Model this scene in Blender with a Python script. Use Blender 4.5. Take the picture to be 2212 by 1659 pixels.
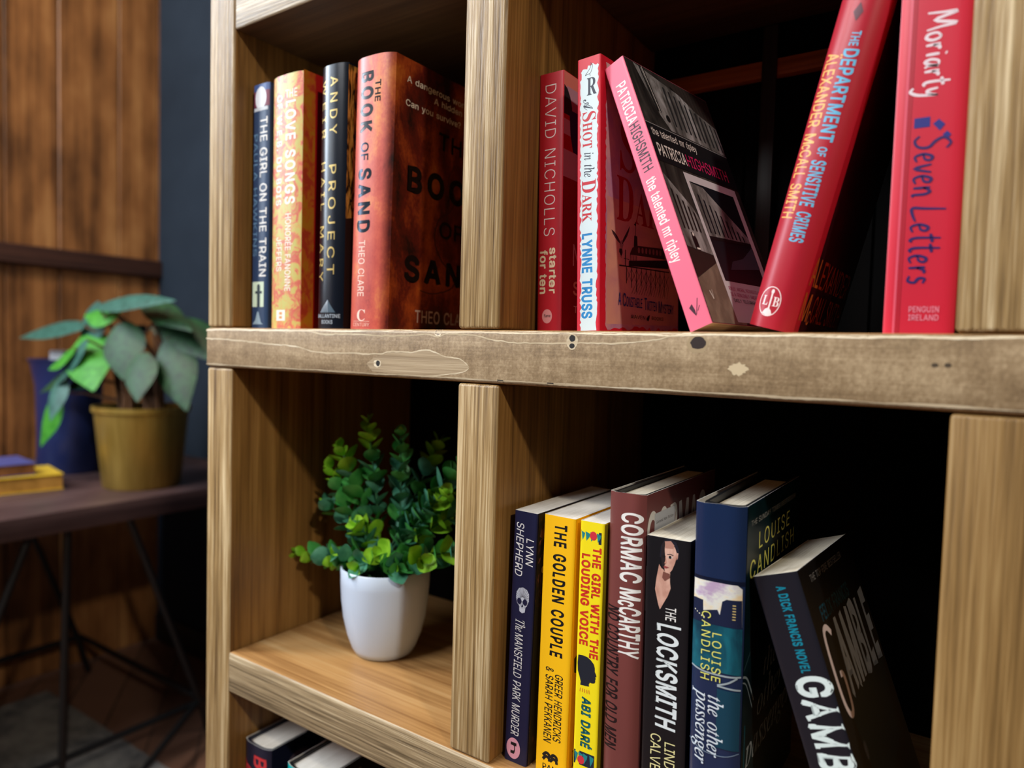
import bpy, bmesh, math, random
from mathutils import Vector, Matrix, noise as mnoise
from mathutils.geometry import tessellate_polygon

for o in list(bpy.data.objects):
    bpy.data.objects.remove(o)
SC = bpy.context.scene
COL = SC.collection
R = math.radians
random.seed(7)

# ------------------------------------------------------------------ camera, exposure, world, large lights
def look(yaw, pitch, roll):
    f = Vector((math.sin(yaw) * math.cos(pitch), math.cos(yaw) * math.cos(pitch), math.sin(pitch)))
    rt = Vector((math.cos(yaw), -math.sin(yaw), 0))
    up = rt.cross(f)
    c, s = math.cos(roll), math.sin(roll)
    r2, u2 = c * rt + s * up, -s * rt + c * up
    return Matrix((r2, u2, -f)).transposed()

cd = bpy.data.cameras.new('camera')
cam = bpy.data.objects.new('camera', cd)
COL.objects.link(cam)
cam.matrix_world = Matrix.Translation((0.7538, -0.47784, -0.01649)) @ look(-0.59615, -0.04794, 0.02759).to_4x4()
cd.sensor_width = 36.0
cd.lens = 36.0 * 1519.55 / 2212.0
cd.clip_start = 0.02
cd.dof.use_dof = True
cd.dof.focus_distance = 0.58
cd.dof.aperture_fstop = 3.7
SC.camera = cam

SC.view_settings.view_transform = 'Standard'
SC.view_settings.look = 'None'
SC.view_settings.gamma = 1.0
SC.view_settings.use_curve_mapping = False
SC.view_settings.exposure = 0.0
SC.cycles.use_denoising = True
SC.cycles.max_bounces = 8
SC.cycles.sample_clamp_indirect = 6.0

world = bpy.data.worlds.new('world')
SC.world = world
world.use_nodes = True
bg = world.node_tree.nodes['Background']
bg.inputs[0].default_value = (0.62, 0.72, 0.9, 1)
bg.inputs[1].default_value = 0.03

def area(name, loc, target, sx, sy, power, color, shape='RECTANGLE', spread=180):
    l = bpy.data.lights.new(name, 'AREA')
    l.shape = shape
    l.size = sx
    if shape in ('RECTANGLE', 'ELLIPSE'):
        l.size_y = sy
    l.energy = power
    l.color = color
    l.spread = R(spread)
    o = bpy.data.objects.new(name, l)
    COL.objects.link(o)
    o.location = loc
    o.rotation_euler = (Vector(target) - Vector(loc)).to_track_quat('-Z', 'Y').to_euler()
    return o

area('window_daylight', (-1.85, -0.92, 0.90), (0.3, 0.0, 0.1), 0.9, 1.5, 90, (0.74, 0.87, 1.0))
area('front_fill', (-0.45, -2.0, 1.75), (0.35, 0.0, -0.1), 1.3, 1.0, 66, (0.95, 0.97, 1.0))  # added soft fill from the front, not a real window
area('ceiling_spot', (2.20, -1.13, 1.36), (0.35, 0.0, 0.0), 0.12, 0.12, 24, (1.0, 0.90, 0.74), 'DISK')
area('ceiling_lamp', (-0.95, -0.75, 1.9), (-1.65, 0.25, -0.4), 0.5, 0.5, 34, (1.0, 0.86, 0.68), 'DISK')

# ------------------------------------------------------------------ small helpers
def lin(v):
    v /= 255.0
    return v / 12.92 if v <= 0.04045 else ((v + 0.055) / 1.055) ** 2.4

def col(r, g, b):
    return (lin(r), lin(g), lin(b), 1.0)

MATS = {}

def ink(rgb, rough=0.45, metal=0.0, spec=0.5, coat=0.0):
    key = (rgb, rough, metal, spec, coat)
    if key in MATS:
        return MATS[key]
    m = bpy.data.materials.new('ink_%d_%d_%d' % rgb)
    m.use_nodes = True
    b = m.node_tree.nodes['Principled BSDF']
    b.inputs['Base Color'].default_value = col(*rgb)
    b.inputs['Roughness'].default_value = rough
    b.inputs['Metallic'].default_value = metal
    b.inputs['Specular IOR Level'].default_value = spec
    b.inputs['Coat Weight'].default_value = coat
    b.inputs['Coat Roughness'].default_value = 0.18
    MATS[key] = m
    return m

class NT:
    """node-tree shorthand"""
    def __init__(self, name, rough=0.5, spec=0.5):
        self.m = bpy.data.materials.new(name)
        self.m.use_nodes = True
        self.t = self.m.node_tree
        self.b = self.t.nodes['Principled BSDF']
        self.b.inputs['Roughness'].default_value = rough
        self.b.inputs['Specular IOR Level'].default_value = spec
    def n(self, kind, **kw):
        nd = self.t.nodes.new(kind)
        for k, v in kw.items():
            if k[0] == '_':
                setattr(nd, k[1:], v)
            else:
                nd.inputs[int(k[1:]) if k[1:].isdigit() else k].default_value = v
        return nd
    def l(self, a, b):
        self.t.links.new(a, b)
    def coord(self, rand=True):
        tc = self.n('ShaderNodeTexCoord')
        if not rand:
            return tc.outputs['Object']
        oi = self.n('ShaderNodeObjectInfo')
        mu = self.n('ShaderNodeMath', _operation='MULTIPLY')
        mu.inputs[1].default_value = 37.0
        self.l(oi.outputs['Random'], mu.inputs[0])
        ad = self.n('ShaderNodeVectorMath', _operation='ADD')
        self.l(tc.outputs['Object'], ad.inputs[0])
        self.l(mu.outputs[0], ad.inputs[1])
        return ad.outputs[0]
    def noise(self, vec, scale3, scale=1.0, detail=4, rough=0.6, dist=0.0):
        mp = self.n('ShaderNodeMapping')
        mp.inputs['Scale'].default_value = scale3
        self.l(vec, mp.inputs['Vector'])
        nz = self.n('ShaderNodeTexNoise')
        nz.inputs['Scale'].default_value = scale
        nz.inputs['Detail'].default_value = detail
        nz.inputs['Roughness'].default_value = rough
        nz.inputs['Distortion'].default_value = dist
        self.l(mp.outputs[0], nz.inputs['Vector'])
        return nz.outputs[0]
    def math(self, op, a, b):
        nd = self.n('ShaderNodeMath', _operation=op)
        for i, x in enumerate((a, b)):
            if isinstance(x, (int, float)):
                nd.inputs[i].default_value = x
            else:
                self.l(x, nd.inputs[i])
        return nd.outputs[0]
    def ramp(self, fac, stops):
        cr = self.n('ShaderNodeValToRGB')
        el = cr.color_ramp.elements
        while len(el) < len(stops):
            el.new(0.5)
        for e, (p, c) in zip(el, stops):
            e.position = p
            e.color = col(*c)
        self.l(fac, cr.inputs[0])
        return cr.outputs[0]
    def mix(self, fac, a, b):
        mx = self.n('ShaderNodeMix', _data_type='RGBA')
        for s, x in ((0, fac), (6, a), (7, b)):
            if isinstance(x, (int, float)):
                mx.inputs[s].default_value = x
            elif isinstance(x, tuple):
                mx.inputs[s].default_value = col(*x)
            else:
                self.l(x, mx.inputs[s])
        return mx.outputs[2]
    def base(self, c):
        self.l(c, self.b.inputs['Base Color'])
    def bump(self, h, strength=0.3, dist=0.001):
        bp = self.n('ShaderNodeBump')
        bp.inputs['Strength'].default_value = strength
        bp.inputs['Distance'].default_value = dist
        self.l(h, bp.inputs['Height'])
        self.l(bp.outputs[0], self.b.inputs['Normal'])

def wood(name, axis, dark, mid, light, wide=55.0, fine=420.0, blotch=0.25, bump=0.35, rough=0.5, spec=0.5, mixw=(0.5, 0.3)):
    w = NT(name, rough, spec)
    v = w.coord()
    s1 = [wide] * 3; s1[axis] = wide * 0.022
    s2 = [fine] * 3; s2[axis] = fine * 0.02
    n1 = w.noise(v, s1, 1.0, 5, 0.65, 0.5)
    n2 = w.noise(v, s2, 1.0, 3, 0.6)
    s3 = [9.0] * 3; s3[axis] = 4.0
    n3 = w.noise(v, s3, 1.0, 3, 0.55)
    f = w.math('ADD', w.math('MULTIPLY', n1, mixw[0]), w.math('MULTIPLY', n2, mixw[1]))
    f = w.math('ADD', f, w.math('MULTIPLY', n3, blotch))
    f = w.math('DIVIDE', f, mixw[0] + mixw[1] + blotch)
    w.base(w.ramp(f, [(0.37, dark), (0.5, mid), (0.63, light)]))
    w.bump(w.math('ADD', n1, w.math('MULTIPLY', n2, 0.8)), bump, 0.0012)
    return w.m

class MB:
    """collects geometry of several materials into one mesh"""
    def __init__(self):
        self.v, self.f, self.fm, self.mats = [], [], [], []
    def mi(self, m):
        if m not in self.mats:
            self.mats.append(m)
        return self.mats.index(m)
    def add(self, verts, faces, m):
        o = len(self.v)
        self.v += [tuple(p) for p in verts]
        k = self.mi(m)
        for f in faces:
            self.f.append([i + o for i in f])
            self.fm.append(k)
    def build(self, name, parent=None, smooth=None):
        me = bpy.data.meshes.new(name)
        me.from_pydata(self.v, [], self.f)
        for m in self.mats:
            me.materials.append(m)
        me.polygons.foreach_set('material_index', self.fm)
        if smooth:
            me.polygons.foreach_set('use_smooth', [True] * len(me.polygons))
            me.set_sharp_from_angle(angle=R(smooth))
        me.update()
        o = bpy.data.objects.new(name, me)
        COL.objects.link(o)
        o.parent = parent
        return o
    def box(self, a, b, m, bev=0.0, seg=2):
        bm = bmesh.new()
        bmesh.ops.create_cube(bm, size=1.0)
        for v in bm.verts:
            v.co = Vector(((a[i] + b[i]) / 2 + v.co[i] * (b[i] - a[i]) for i in range(3)))
        if bev:
            bmesh.ops.bevel(bm, geom=bm.edges[:], offset=bev, segments=seg, affect='EDGES', profile=0.5)
        self.addbm(bm, m)
    def addbm(self, bm, m):
        bm.verts.index_update()
        self.add([v.co[:] for v in bm.verts], [[v.index for v in f.verts] for f in bm.faces], m)
        bm.free()
    def tube(self, pts, r, m, n=8):
        pts = [Vector(p) for p in pts]
        vs, fs = [], []
        for i, p in enumerate(pts):
            d = (pts[min(i + 1, len(pts) - 1)] - pts[max(i - 1, 0)]).normalized()
            a = d.orthogonal().normalized()
            if i and abs(a.dot(la)) < 0.999:
                a = (la - d * la.dot(d)).normalized()
            la = a
            b = d.cross(a)
            rr = r[i] if isinstance(r, (list, tuple)) else r
            vs += [p + (a * math.cos(2 * math.pi * k / n) + b * math.sin(2 * math.pi * k / n)) * rr for k in range(n)]
        for i in range(len(pts) - 1):
            for k in range(n):
                fs.append([i * n + k, i * n + (k + 1) % n, (i + 1) * n + (k + 1) % n, (i + 1) * n + k])
        fs.append(list(range(n))[::-1])
        fs.append([(len(pts) - 1) * n + k for k in range(n)])
        self.add(vs, fs, m)
    def lathe(self, prof, m, c=(0, 0, 0), n=48):
        vs, fs = [], []
        for r, z in prof:
            vs += [(c[0] + r * math.cos(2 * math.pi * k / n), c[1] + r * math.sin(2 * math.pi * k / n), c[2] + z) for k in range(n)]
        for i in range(len(prof) - 1):
            for k in range(n):
                fs.append([i * n + k, i * n + (k + 1) % n, (i + 1) * n + (k + 1) % n, (i + 1) * n + k])
        self.add(vs, fs, m)

def thing(name, label, cat, loc=(0, 0, 0), group=None):
    o = bpy.data.objects.new(name, None)
    o.empty_display_size = 0.02
    COL.objects.link(o)
    o.location = loc
    return tag(o, label, cat, group)

def tag(o, label=None, cat=None, group=None, kind=None):
    for k, v in (('label', label), ('category', cat), ('group', group), ('kind', kind)):
        if v:
            o[k] = v
    return o

# ------------------------------------------------------------------ lettering
# outlines per character code: advance, then contours as x, y, x, y ... in thousandths of the em
SANS = {
65: [480,[16,0,201,509,276,509,463,0,395,0,287,302,264,372,232,478,245,478,213,371,191,302,85,0],[110,142,110,199,370,199,370,142]],
66: [456,[60,0,60,509,241,509,289,504,329,491,359,469,381,442,394,410,398,374,395,344,387,320,356,286,315,267,315,262,339,257,363,245,385,227,402,203,414,173,418,136,413,100,400,67,377,39,344,18,301,4,247,0],[125,57,245,57,296,63,330,80,349,105,355,137,352,161,342,184,327,203,306,218,279,228,248,231,125,231],[125,285,238,285,288,296,308,309,323,326,333,348,336,372,330,403,313,429,283,446,240,452,125,452]],
67: [510,[267,-7,205,1,150,25,104,63,70,115,48,179,40,254,48,329,70,393,104,445,150,484,205,508,267,516,340,504,373,490,402,471,427,447,448,418,463,385,473,348,408,348,389,395,357,428,315,449,267,456,223,450,184,432,150,403,125,364,109,314,103,254,109,194,125,145,151,105,184,76,223,59,267,53,315,60,357,81,389,114,408,160,473,160,463,124,448,91,428,62,402,38,373,19,341,5,305,-4]],
68: [502,[219,0,96,0,96,57,215,57,272,63,318,81,354,110,379,149,394,198,399,255,394,312,379,361,354,399,320,428,275,446,221,452,93,452,93,509,225,509,294,501,353,478,399,441,433,391,455,329,462,255,455,181,433,119,398,68,351,31,291,8],[125,509,125,0,60,0,60,509]],
69: [419,[60,0,60,509,372,509,372,452,125,452,125,286,355,286,355,229,125,229,125,57,375,57,375,0]],
70: [410,[60,0,60,509,369,509,369,452,125,452,125,278,346,278,346,221,125,221,125,0]],
71: [520,[269,-7,205,1,149,25,104,64,69,116,47,179,40,254,47,329,69,393,103,445,149,484,203,508,265,516,304,513,340,504,374,489,403,469,429,445,449,416,465,384,474,349,408,349,387,393,356,427,315,448,265,456,222,450,183,432,150,404,125,364,109,314,103,254,109,194,125,145,151,105,184,76,224,59,269,53,309,57,345,71,374,93,396,123,410,160,415,202,434,199,283,199,283,256,478,256,478,200,471,141,451,91,419,50,377,19,326,0]],
72: [517,[60,0,60,509,125,509,125,289,392,289,392,509,457,509,457,0,392,0,392,232,125,232,125,0]],
73: [300,[31,0,31,57,118,57,118,452,31,452,31,509,269,509,269,452,183,452,183,57,269,57,269,0]],
74: [396,[185,-7,124,3,75,33,44,81,33,145,33,173,98,173,98,145,104,104,122,74,149,56,185,50,220,56,248,74,266,104,272,145,272,509,336,509,336,145,326,81,294,33,246,3]],
75: [467,[104,145,104,216,139,261,174,303,212,344,364,509,448,509,231,276,228,276],[60,0,60,509,125,509,125,334,124,225,125,193,125,0],[372,0,188,259,228,309,449,0]],
76: [393,[60,0,60,509,125,509,125,57,361,57,361,0]],
77: [628,[60,0,60,509,152,509,277,187,287,159,299,123,311,84,322,49,307,49,318,83,330,121,342,158,352,187,476,509,568,509,568,0,504,0,504,291,504,327,505,369,506,413,507,457,513,457,498,409,482,363,467,322,456,291,342,0,286,0,170,291,159,321,145,361,129,408,112,457,119,457,120,416,121,372,122,328,122,291,122,0]],
78: [523,[60,0,60,509,136,509,343,183,363,151,388,107,414,55,405,54,401,108,399,157,399,195,399,509,463,509,463,0,387,0,202,290,177,331,148,381,108,452,119,454,122,384,124,328,125,291,125,0]],
79: [533,[267,-7,205,1,150,25,105,63,70,115,48,179,40,254,48,329,70,393,105,445,150,484,205,508,267,516,329,508,384,484,429,445,464,393,486,329,493,254,486,179,464,115,429,63,384,25,329,1],[267,53,310,59,349,76,383,105,408,144,425,194,430,254,425,314,408,365,383,404,349,433,310,450,267,456,223,450,184,433,151,404,125,364,109,314,103,254,109,194,125,144,151,105,184,76,223,59]],
80: [444,[60,0,60,509,235,509,289,503,332,487,366,462,390,430,404,391,409,348,404,304,390,265,366,233,332,207,289,191,235,186,109,186,109,242,233,242,269,246,297,256,318,272,333,294,342,319,344,348,342,376,333,402,318,423,297,439,268,449,232,452,125,452,125,0]],
81: [533,[245,159,313,159,369,85,384,65,468,-48,401,-48,346,27,331,46],[267,-7,205,1,150,25,105,63,70,115,48,179,40,254,48,329,70,393,105,445,150,484,205,508,267,516,329,508,384,484,429,445,464,393,486,329,493,254,486,179,464,115,429,63,384,25,329,1],[267,53,310,59,349,76,383,105,408,144,425,194,430,254,425,314,408,365,383,404,349,433,310,450,267,456,223,450,184,433,151,404,125,364,109,314,103,254,109,194,125,144,151,105,184,76,223,59]],
82: [449,[60,0,60,509,236,509,290,504,333,489,367,465,390,433,405,395,409,352,405,309,390,271,367,240,333,217,289,203,236,198,96,198,96,255,234,255,269,258,298,267,319,281,334,300,342,324,345,352,342,380,334,405,319,425,298,440,269,449,233,452,125,452,125,0],[353,0,230,229,303,229,428,0]],
83: [447,[224,-9,172,-4,128,9,91,31,64,60,46,96,38,137,104,137,110,110,123,88,142,71,166,59,224,49,257,52,286,60,311,74,329,92,341,114,346,139,342,161,332,179,296,205,245,222,184,239,128,260,86,289,60,326,52,372,58,413,75,448,102,476,138,498,180,511,227,516,275,511,316,498,351,476,377,449,394,415,401,378,337,378,326,412,302,437,267,453,225,459,194,456,167,448,145,435,129,418,118,398,115,376,119,352,131,334,169,308,212,293,264,279,312,264,359,238,395,198,405,171,408,139,403,99,386,64,360,34,323,11,278,-4]],
84: [449,[32,452,32,509,417,509,417,452,257,452,257,0,193,0,193,452]],
85: [517,[259,-8,203,-2,154,15,114,43,85,80,66,124,60,173,60,509,124,509,124,178,128,144,141,113,160,87,187,68,220,56,259,52,298,56,331,68,357,87,377,113,389,144,393,178,393,509,457,509,457,173,451,124,433,80,403,43,363,15,315,-2]],
86: [480,[204,0,16,509,84,509,192,206,215,137,248,31,235,31,267,138,290,206,395,509,463,509,278,0]],
87: [686,[155,0,16,509,82,509,163,196,175,145,187,94,197,40,189,40,200,94,211,145,224,196,306,509,380,509,462,196,474,145,486,94,497,40,488,40,499,94,510,145,523,196,603,509,670,509,530,0,455,0,368,323,351,391,336,475,350,475,335,395,318,323,230,0]],
88: [474,[18,0,217,284,217,236,29,509,104,509,178,400,204,361,223,329,243,292,232,292,252,329,272,361,298,400,374,509,446,509,259,239,259,287,456,0,382,0,292,129,268,165,250,195,230,231,244,231,225,196,206,166,182,129,91,0]],
89: [472,[203,0,203,208,16,509,91,509,192,344,222,292,250,230,224,230,251,293,280,344,381,509,455,509,268,208,268,0]],
90: [438,[42,0,42,46,273,385,306,431,341,476,348,454,285,452,223,452,40,452,40,509,397,509,397,462,169,129,134,81,97,33,90,54,152,57,214,57,399,57,399,0]],
97: [389,[160,-9,126,-5,94,5,68,22,48,45,35,73,30,108,34,138,43,161,58,179,78,193,125,211,178,220,234,227,265,235,273,243,276,255,276,257,267,297,240,322,196,331,149,322,118,301,100,274,41,291,57,322,79,346,104,364,133,375,194,384,239,379,286,360,306,343,322,320,333,290,337,251,337,0,277,0,277,52,272,52,252,25,215,1],[170,45,202,49,228,59,248,74,263,93,272,115,276,138,276,190,259,182,231,176,200,171,175,168,134,159,103,139,95,124,92,105,102,72,130,52]],
98: [424,[229,-8,198,-5,172,4,138,31,118,59,112,59,112,0,53,0,53,509,114,509,114,319,118,319,137,346,171,373,197,381,229,384,274,378,313,361,345,332,370,293,385,245,390,189,385,133,370,84,346,45,313,16,274,-2],[220,47,253,51,279,66,301,88,316,117,325,151,328,189,325,227,316,261,301,290,280,311,253,325,220,330,188,325,161,312,140,291,125,263,116,229,113,189,116,150,125,115,140,86,162,65,188,51]],
99: [396,[207,-8,159,-2,117,16,82,46,56,85,40,133,34,187,40,243,56,291,82,330,117,360,159,378,207,384,260,377,305,356,340,322,362,277,303,262,290,289,270,311,242,325,207,330,173,325,145,310,124,287,108,258,99,224,96,187,99,151,108,117,124,89,145,66,173,51,207,46,243,52,271,66,292,89,304,117,363,102,341,56,306,21,261,-1]],
100: [424,[195,-8,151,-2,111,16,79,45,55,84,39,133,34,189,39,245,55,293,79,332,112,361,151,378,196,384,228,381,253,373,287,346,306,319,311,319,311,509,372,509,372,0,313,0,313,59,307,59,287,31,252,4,227,-5],[205,47,236,51,263,65,284,86,299,115,309,150,312,189,309,229,300,263,284,291,263,312,237,325,205,330,172,325,145,311,124,290,108,261,99,227,96,189,99,151,109,117,124,88,145,66,172,51]],
101: [404,[212,-8,161,-2,117,16,82,46,56,85,40,132,34,187,39,242,55,290,81,329,115,359,157,378,205,384,266,374,294,361,319,341,341,315,357,282,368,242,371,194,371,169,75,169,75,221,338,221,310,202,307,237,298,269,283,294,263,314,237,326,205,330,173,326,146,313,125,294,109,270,99,241,96,211,96,178,100,139,110,106,128,80,151,61,179,50,212,46,254,53,285,73,306,105,365,91,353,63,335,39,311,19,283,4,249,-5]],
102: [254,[228,379,228,327,6,327,6,379],[81,0,81,432,84,461,96,486,113,505,135,519,187,530,222,527,243,521,227,468,215,472,195,474,171,470,154,460,145,443,142,419,142,0]],
103: [425,[207,-151,168,-148,134,-140,82,-110,51,-69,101,-41,122,-66,154,-88,207,-97,249,-92,282,-75,304,-47,311,-6,311,68,306,68,287,41,252,16,227,8,195,5,152,10,113,27,80,53,55,90,39,136,34,191,39,246,55,293,80,332,112,361,152,378,196,384,228,382,253,373,288,346,308,319,313,319,313,379,372,379,372,-9,367,-54,350,-90,324,-117,291,-136,251,-147],[205,59,237,63,264,75,285,95,300,121,309,154,312,193,309,231,300,264,285,291,264,312,237,325,205,330,172,325,145,312,124,290,109,262,99,229,96,193,99,155,109,123,124,96,145,76,172,63]],
104: [410,[114,227,114,0,53,0,53,509,114,509,114,287,102,287,124,332,152,362,187,379,227,384,264,380,295,369,321,349,341,321,353,285,357,240,357,0,296,0,296,235,290,275,273,304,246,323,210,329,184,326,161,317,141,303,126,283,117,257]],
105: [167,[53,0,53,379,114,379,114,0],[84,443,67,446,54,455,44,468,41,483,44,499,54,512,67,521,84,524,100,521,114,512,123,499,126,483,123,468,114,455,100,446]],
106: [167,[53,379,114,379,114,-30,111,-63,102,-90,86,-113,65,-129,37,-139,4,-143,-10,-143,-10,-87,2,-87,25,-83,40,-72,50,-54,53,-29],[83,443,67,446,53,455,44,468,41,483,44,499,53,512,67,521,83,524,100,521,114,512,123,499,126,483,123,468,114,455,100,446]],
107: [381,[110,137,110,212,121,212,284,379,360,379,184,199,177,199],[53,0,53,509,114,509,114,0],[294,0,148,186,191,229,372,0]],
108: [189,[139,-2,101,3,74,20,58,47,53,84,53,509,114,509,114,99,120,62,130,54,146,52,160,53,170,54,181,3,162,-1]],
109: [610,[53,0,53,379,112,379,112,295,108,295,118,323,132,346,172,376,219,386,257,380,287,361,309,331,321,295,312,295,322,321,337,343,381,375,437,386,468,383,497,372,522,354,541,328,553,296,557,255,557,0,496,0,496,254,490,289,473,313,447,326,419,330,395,328,374,320,345,290,335,247,335,0,274,0,274,260,269,288,253,311,229,326,199,330,158,320,140,307,126,289,117,266,114,238,114,0]],
110: [410,[114,227,114,0,53,0,53,379,112,379,112,287,102,287,124,332,152,362,187,379,227,384,264,380,295,369,321,349,341,321,353,285,357,240,357,0,296,0,296,235,290,275,273,304,246,323,210,329,184,326,161,317,141,303,126,283,117,257]],
111: [415,[207,-8,159,-2,117,16,82,46,56,85,40,133,34,187,40,243,56,291,82,330,117,360,159,378,207,384,256,378,299,360,333,330,359,291,376,243,381,187,376,133,359,85,333,46,299,16,256,-2],[207,46,242,51,270,66,292,89,307,117,316,151,319,187,316,224,307,258,292,287,270,310,242,325,207,330,173,325,145,310,124,287,108,258,99,224,96,187,99,151,108,117,124,89,145,66,173,51]],
112: [424,[53,-143,53,379,112,379,112,319,118,319,137,346,171,373,197,381,229,384,274,378,313,361,345,332,370,293,385,245,390,189,385,133,370,84,346,45,313,16,274,-2,229,-8,198,-5,173,4,138,31,118,59,114,59,114,-143],[220,47,253,51,279,66,301,88,316,117,325,151,328,189,325,227,316,261,301,290,280,311,253,325,220,330,188,325,161,312,140,291,125,263,116,229,113,189,116,150,125,115,140,86,162,65,188,51]],
113: [424,[372,-143,311,-143,311,59,306,59,287,31,252,4,227,-5,195,-8,151,-2,111,16,79,45,55,84,39,133,34,189,39,245,55,293,79,332,112,361,151,378,196,384,228,381,253,373,287,346,307,319,313,319,313,379,372,379],[205,47,236,51,263,65,284,86,299,115,309,150,312,189,309,229,300,263,284,291,263,312,237,325,205,330,172,325,145,311,124,290,108,261,99,227,96,189,99,151,109,117,124,88,145,66,172,51]],
114: [259,[53,0,53,379,112,379,112,321,115,321,130,347,152,367,181,380,213,385,229,384,243,384,243,322,230,324,207,326,182,323,159,315,140,301,126,284,117,262,114,237,114,0]],
115: [365,[182,-8,145,-5,112,3,84,18,62,38,45,63,36,94,94,107,105,79,124,60,150,49,181,45,217,50,244,62,262,81,268,103,265,121,254,136,237,147,212,155,149,170,104,186,72,208,53,237,47,274,51,305,65,332,87,354,115,370,149,381,187,384,223,381,254,372,279,358,299,339,324,290,268,277,258,298,243,316,219,328,187,333,156,329,131,317,114,299,109,277,112,258,124,243,172,223,229,209,275,194,306,171,325,142,331,107,326,75,312,47,290,24,260,6,223,-5]],
116: [227,[204,379,204,327,6,327,6,379],[65,471,126,471,126,98,128,76,136,61,150,53,170,50,185,51,202,54,213,2,192,-3,168,-4,125,2,92,21,72,52,65,93]],
117: [410,[182,-5,146,-1,115,11,89,31,69,59,57,95,53,139,53,379,114,379,114,144,119,105,137,75,164,56,200,50,226,53,249,62,268,77,283,97,293,122,296,153,296,379,357,379,357,0,298,0,298,92,307,92,286,47,257,17,222,0]],
118: [389,[163,0,17,379,84,379,165,155,187,87,206,21,184,21,203,87,224,155,305,379,371,379,226,0]],
119: [567,[138,0,23,379,87,379,133,214,154,137,175,41,165,41,186,135,206,214,252,379,316,379,362,214,382,136,402,41,391,41,413,135,434,214,480,379,545,379,429,0,368,0,319,172,305,225,291,280,277,338,291,338,277,280,263,225,248,172,199,0]],
120: [379,[21,0,171,218,171,171,29,379,100,379,147,306,179,253,207,206,175,206,202,253,233,306,282,379,352,379,209,169,209,214,358,0,287,0,231,85,200,136,173,182,205,182,178,136,148,85,91,0]],
121: [389,[47,-139,61,-86,71,-87,104,-89,130,-74,151,-36,163,-1,17,379,84,379,165,155,187,87,206,21,184,21,202,87,224,155,305,379,371,379,204,-58,177,-107,139,-136,91,-145,65,-143]],
122: [380,[42,0,42,46,254,320,254,323,48,323,48,379,333,379,333,331,126,60,126,56,339,56,339,0]],
48: [453,[227,-7,174,1,130,24,95,62,69,113,53,178,48,254,53,330,69,395,95,447,130,484,174,508,227,516,279,508,323,484,358,447,384,395,400,330,405,254,400,178,384,113,359,62,323,24,279,1],[227,50,261,56,290,74,313,103,330,144,340,194,344,254,340,314,330,365,313,405,290,435,261,453,227,460,192,453,163,435,140,405,123,365,113,314,109,254,113,194,123,144,140,103,163,74,192,56]],
49: [453,[76,0,76,55,391,55,391,0],[276,509,276,0,212,0,212,448,209,448,86,358,86,427,198,509]],
50: [453,[64,0,64,47,234,229,282,282,311,327,320,371,317,397,308,419,293,436,273,449,224,460,196,457,172,447,153,433,139,413,130,390,127,362,66,362,71,405,86,442,111,473,143,496,182,511,225,516,268,511,306,497,337,474,361,445,376,411,381,372,371,318,336,259,267,180,153,60,153,57,389,57,389,0]],
51: [453,[218,-7,173,-3,133,10,98,30,70,57,52,91,44,132,109,132,115,107,126,87,144,71,165,59,219,50,275,61,297,74,315,93,325,116,329,145,326,172,316,196,299,217,275,234,242,244,201,248,157,248,157,299,288,448,288,452,70,452,70,509,372,509,372,461,211,278,211,289,264,288,308,276,344,253,371,222,387,186,393,145,387,103,370,66,344,36,309,12,266,-2]],
52: [453,[40,105,40,158,247,509,311,509,109,166,109,163,413,163,413,105],[282,0,282,121,282,146,282,318,343,318,343,0]],
53: [453,[221,-7,178,-2,140,11,108,32,83,60,66,93,60,130,122,130,127,108,138,89,173,60,221,50,250,53,276,64,298,82,314,104,324,131,328,162,324,193,314,221,297,244,275,262,248,273,218,277,167,268,128,246,67,253,96,509,366,509,366,452,151,452,134,301,136,301,178,325,229,334,263,330,294,321,321,306,345,285,364,260,379,231,388,199,391,163,385,117,369,76,343,41,309,15,268,-1]],
54: [453,[226,-7,182,-1,142,15,109,40,84,74,69,115,64,162,68,199,80,239,137,340,252,509,322,509,151,261,145,261,165,288,196,307,235,314,278,309,316,295,346,271,370,240,384,201,389,157,384,112,368,73,343,39,310,14,271,-2],[226,48,254,52,279,63,299,79,314,101,324,128,327,157,324,187,314,213,299,235,279,251,254,262,226,265,198,262,174,252,153,235,138,214,128,188,125,158,128,128,138,102,153,79,174,63,198,52]],
55: [453,[97,0,323,448,323,452,62,452,62,509,391,509,391,449,165,0]],
56: [453,[226,-7,178,-2,136,11,101,33,74,62,57,96,52,135,55,166,65,195,81,220,101,241,125,256,153,265,153,267,119,282,93,308,76,342,70,380,75,417,90,450,114,477,146,498,184,511,226,516,269,511,306,498,337,477,361,450,377,417,382,380,376,342,359,308,333,282,300,267,300,265,327,256,351,241,372,220,387,195,397,166,401,135,395,96,378,62,352,33,317,11,275,-2],[226,49,258,52,285,60,307,74,323,91,333,113,337,139,333,165,322,189,305,208,283,223,256,232,226,235,196,232,169,223,147,208,130,189,119,165,115,139,119,113,129,91,145,74,167,60,195,52],[226,290,274,300,293,313,307,330,316,351,319,376,316,399,308,420,294,437,275,449,226,460,177,449,159,437,145,420,136,399,133,376,136,351,145,330,159,313,178,300]],
57: [453,[226,516,271,510,310,494,343,468,368,434,384,393,389,347,385,309,373,270,315,168,200,0,130,0,301,248,307,248,287,221,257,202,218,195,175,199,137,214,106,237,83,269,68,307,64,352,69,397,85,436,110,469,143,494,182,510],[226,460,199,457,174,446,154,429,138,407,129,381,125,352,129,322,138,295,154,274,174,257,199,247,226,243,254,247,279,257,299,273,314,295,324,321,327,350,324,381,314,407,299,429,279,446,254,457]],
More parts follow.
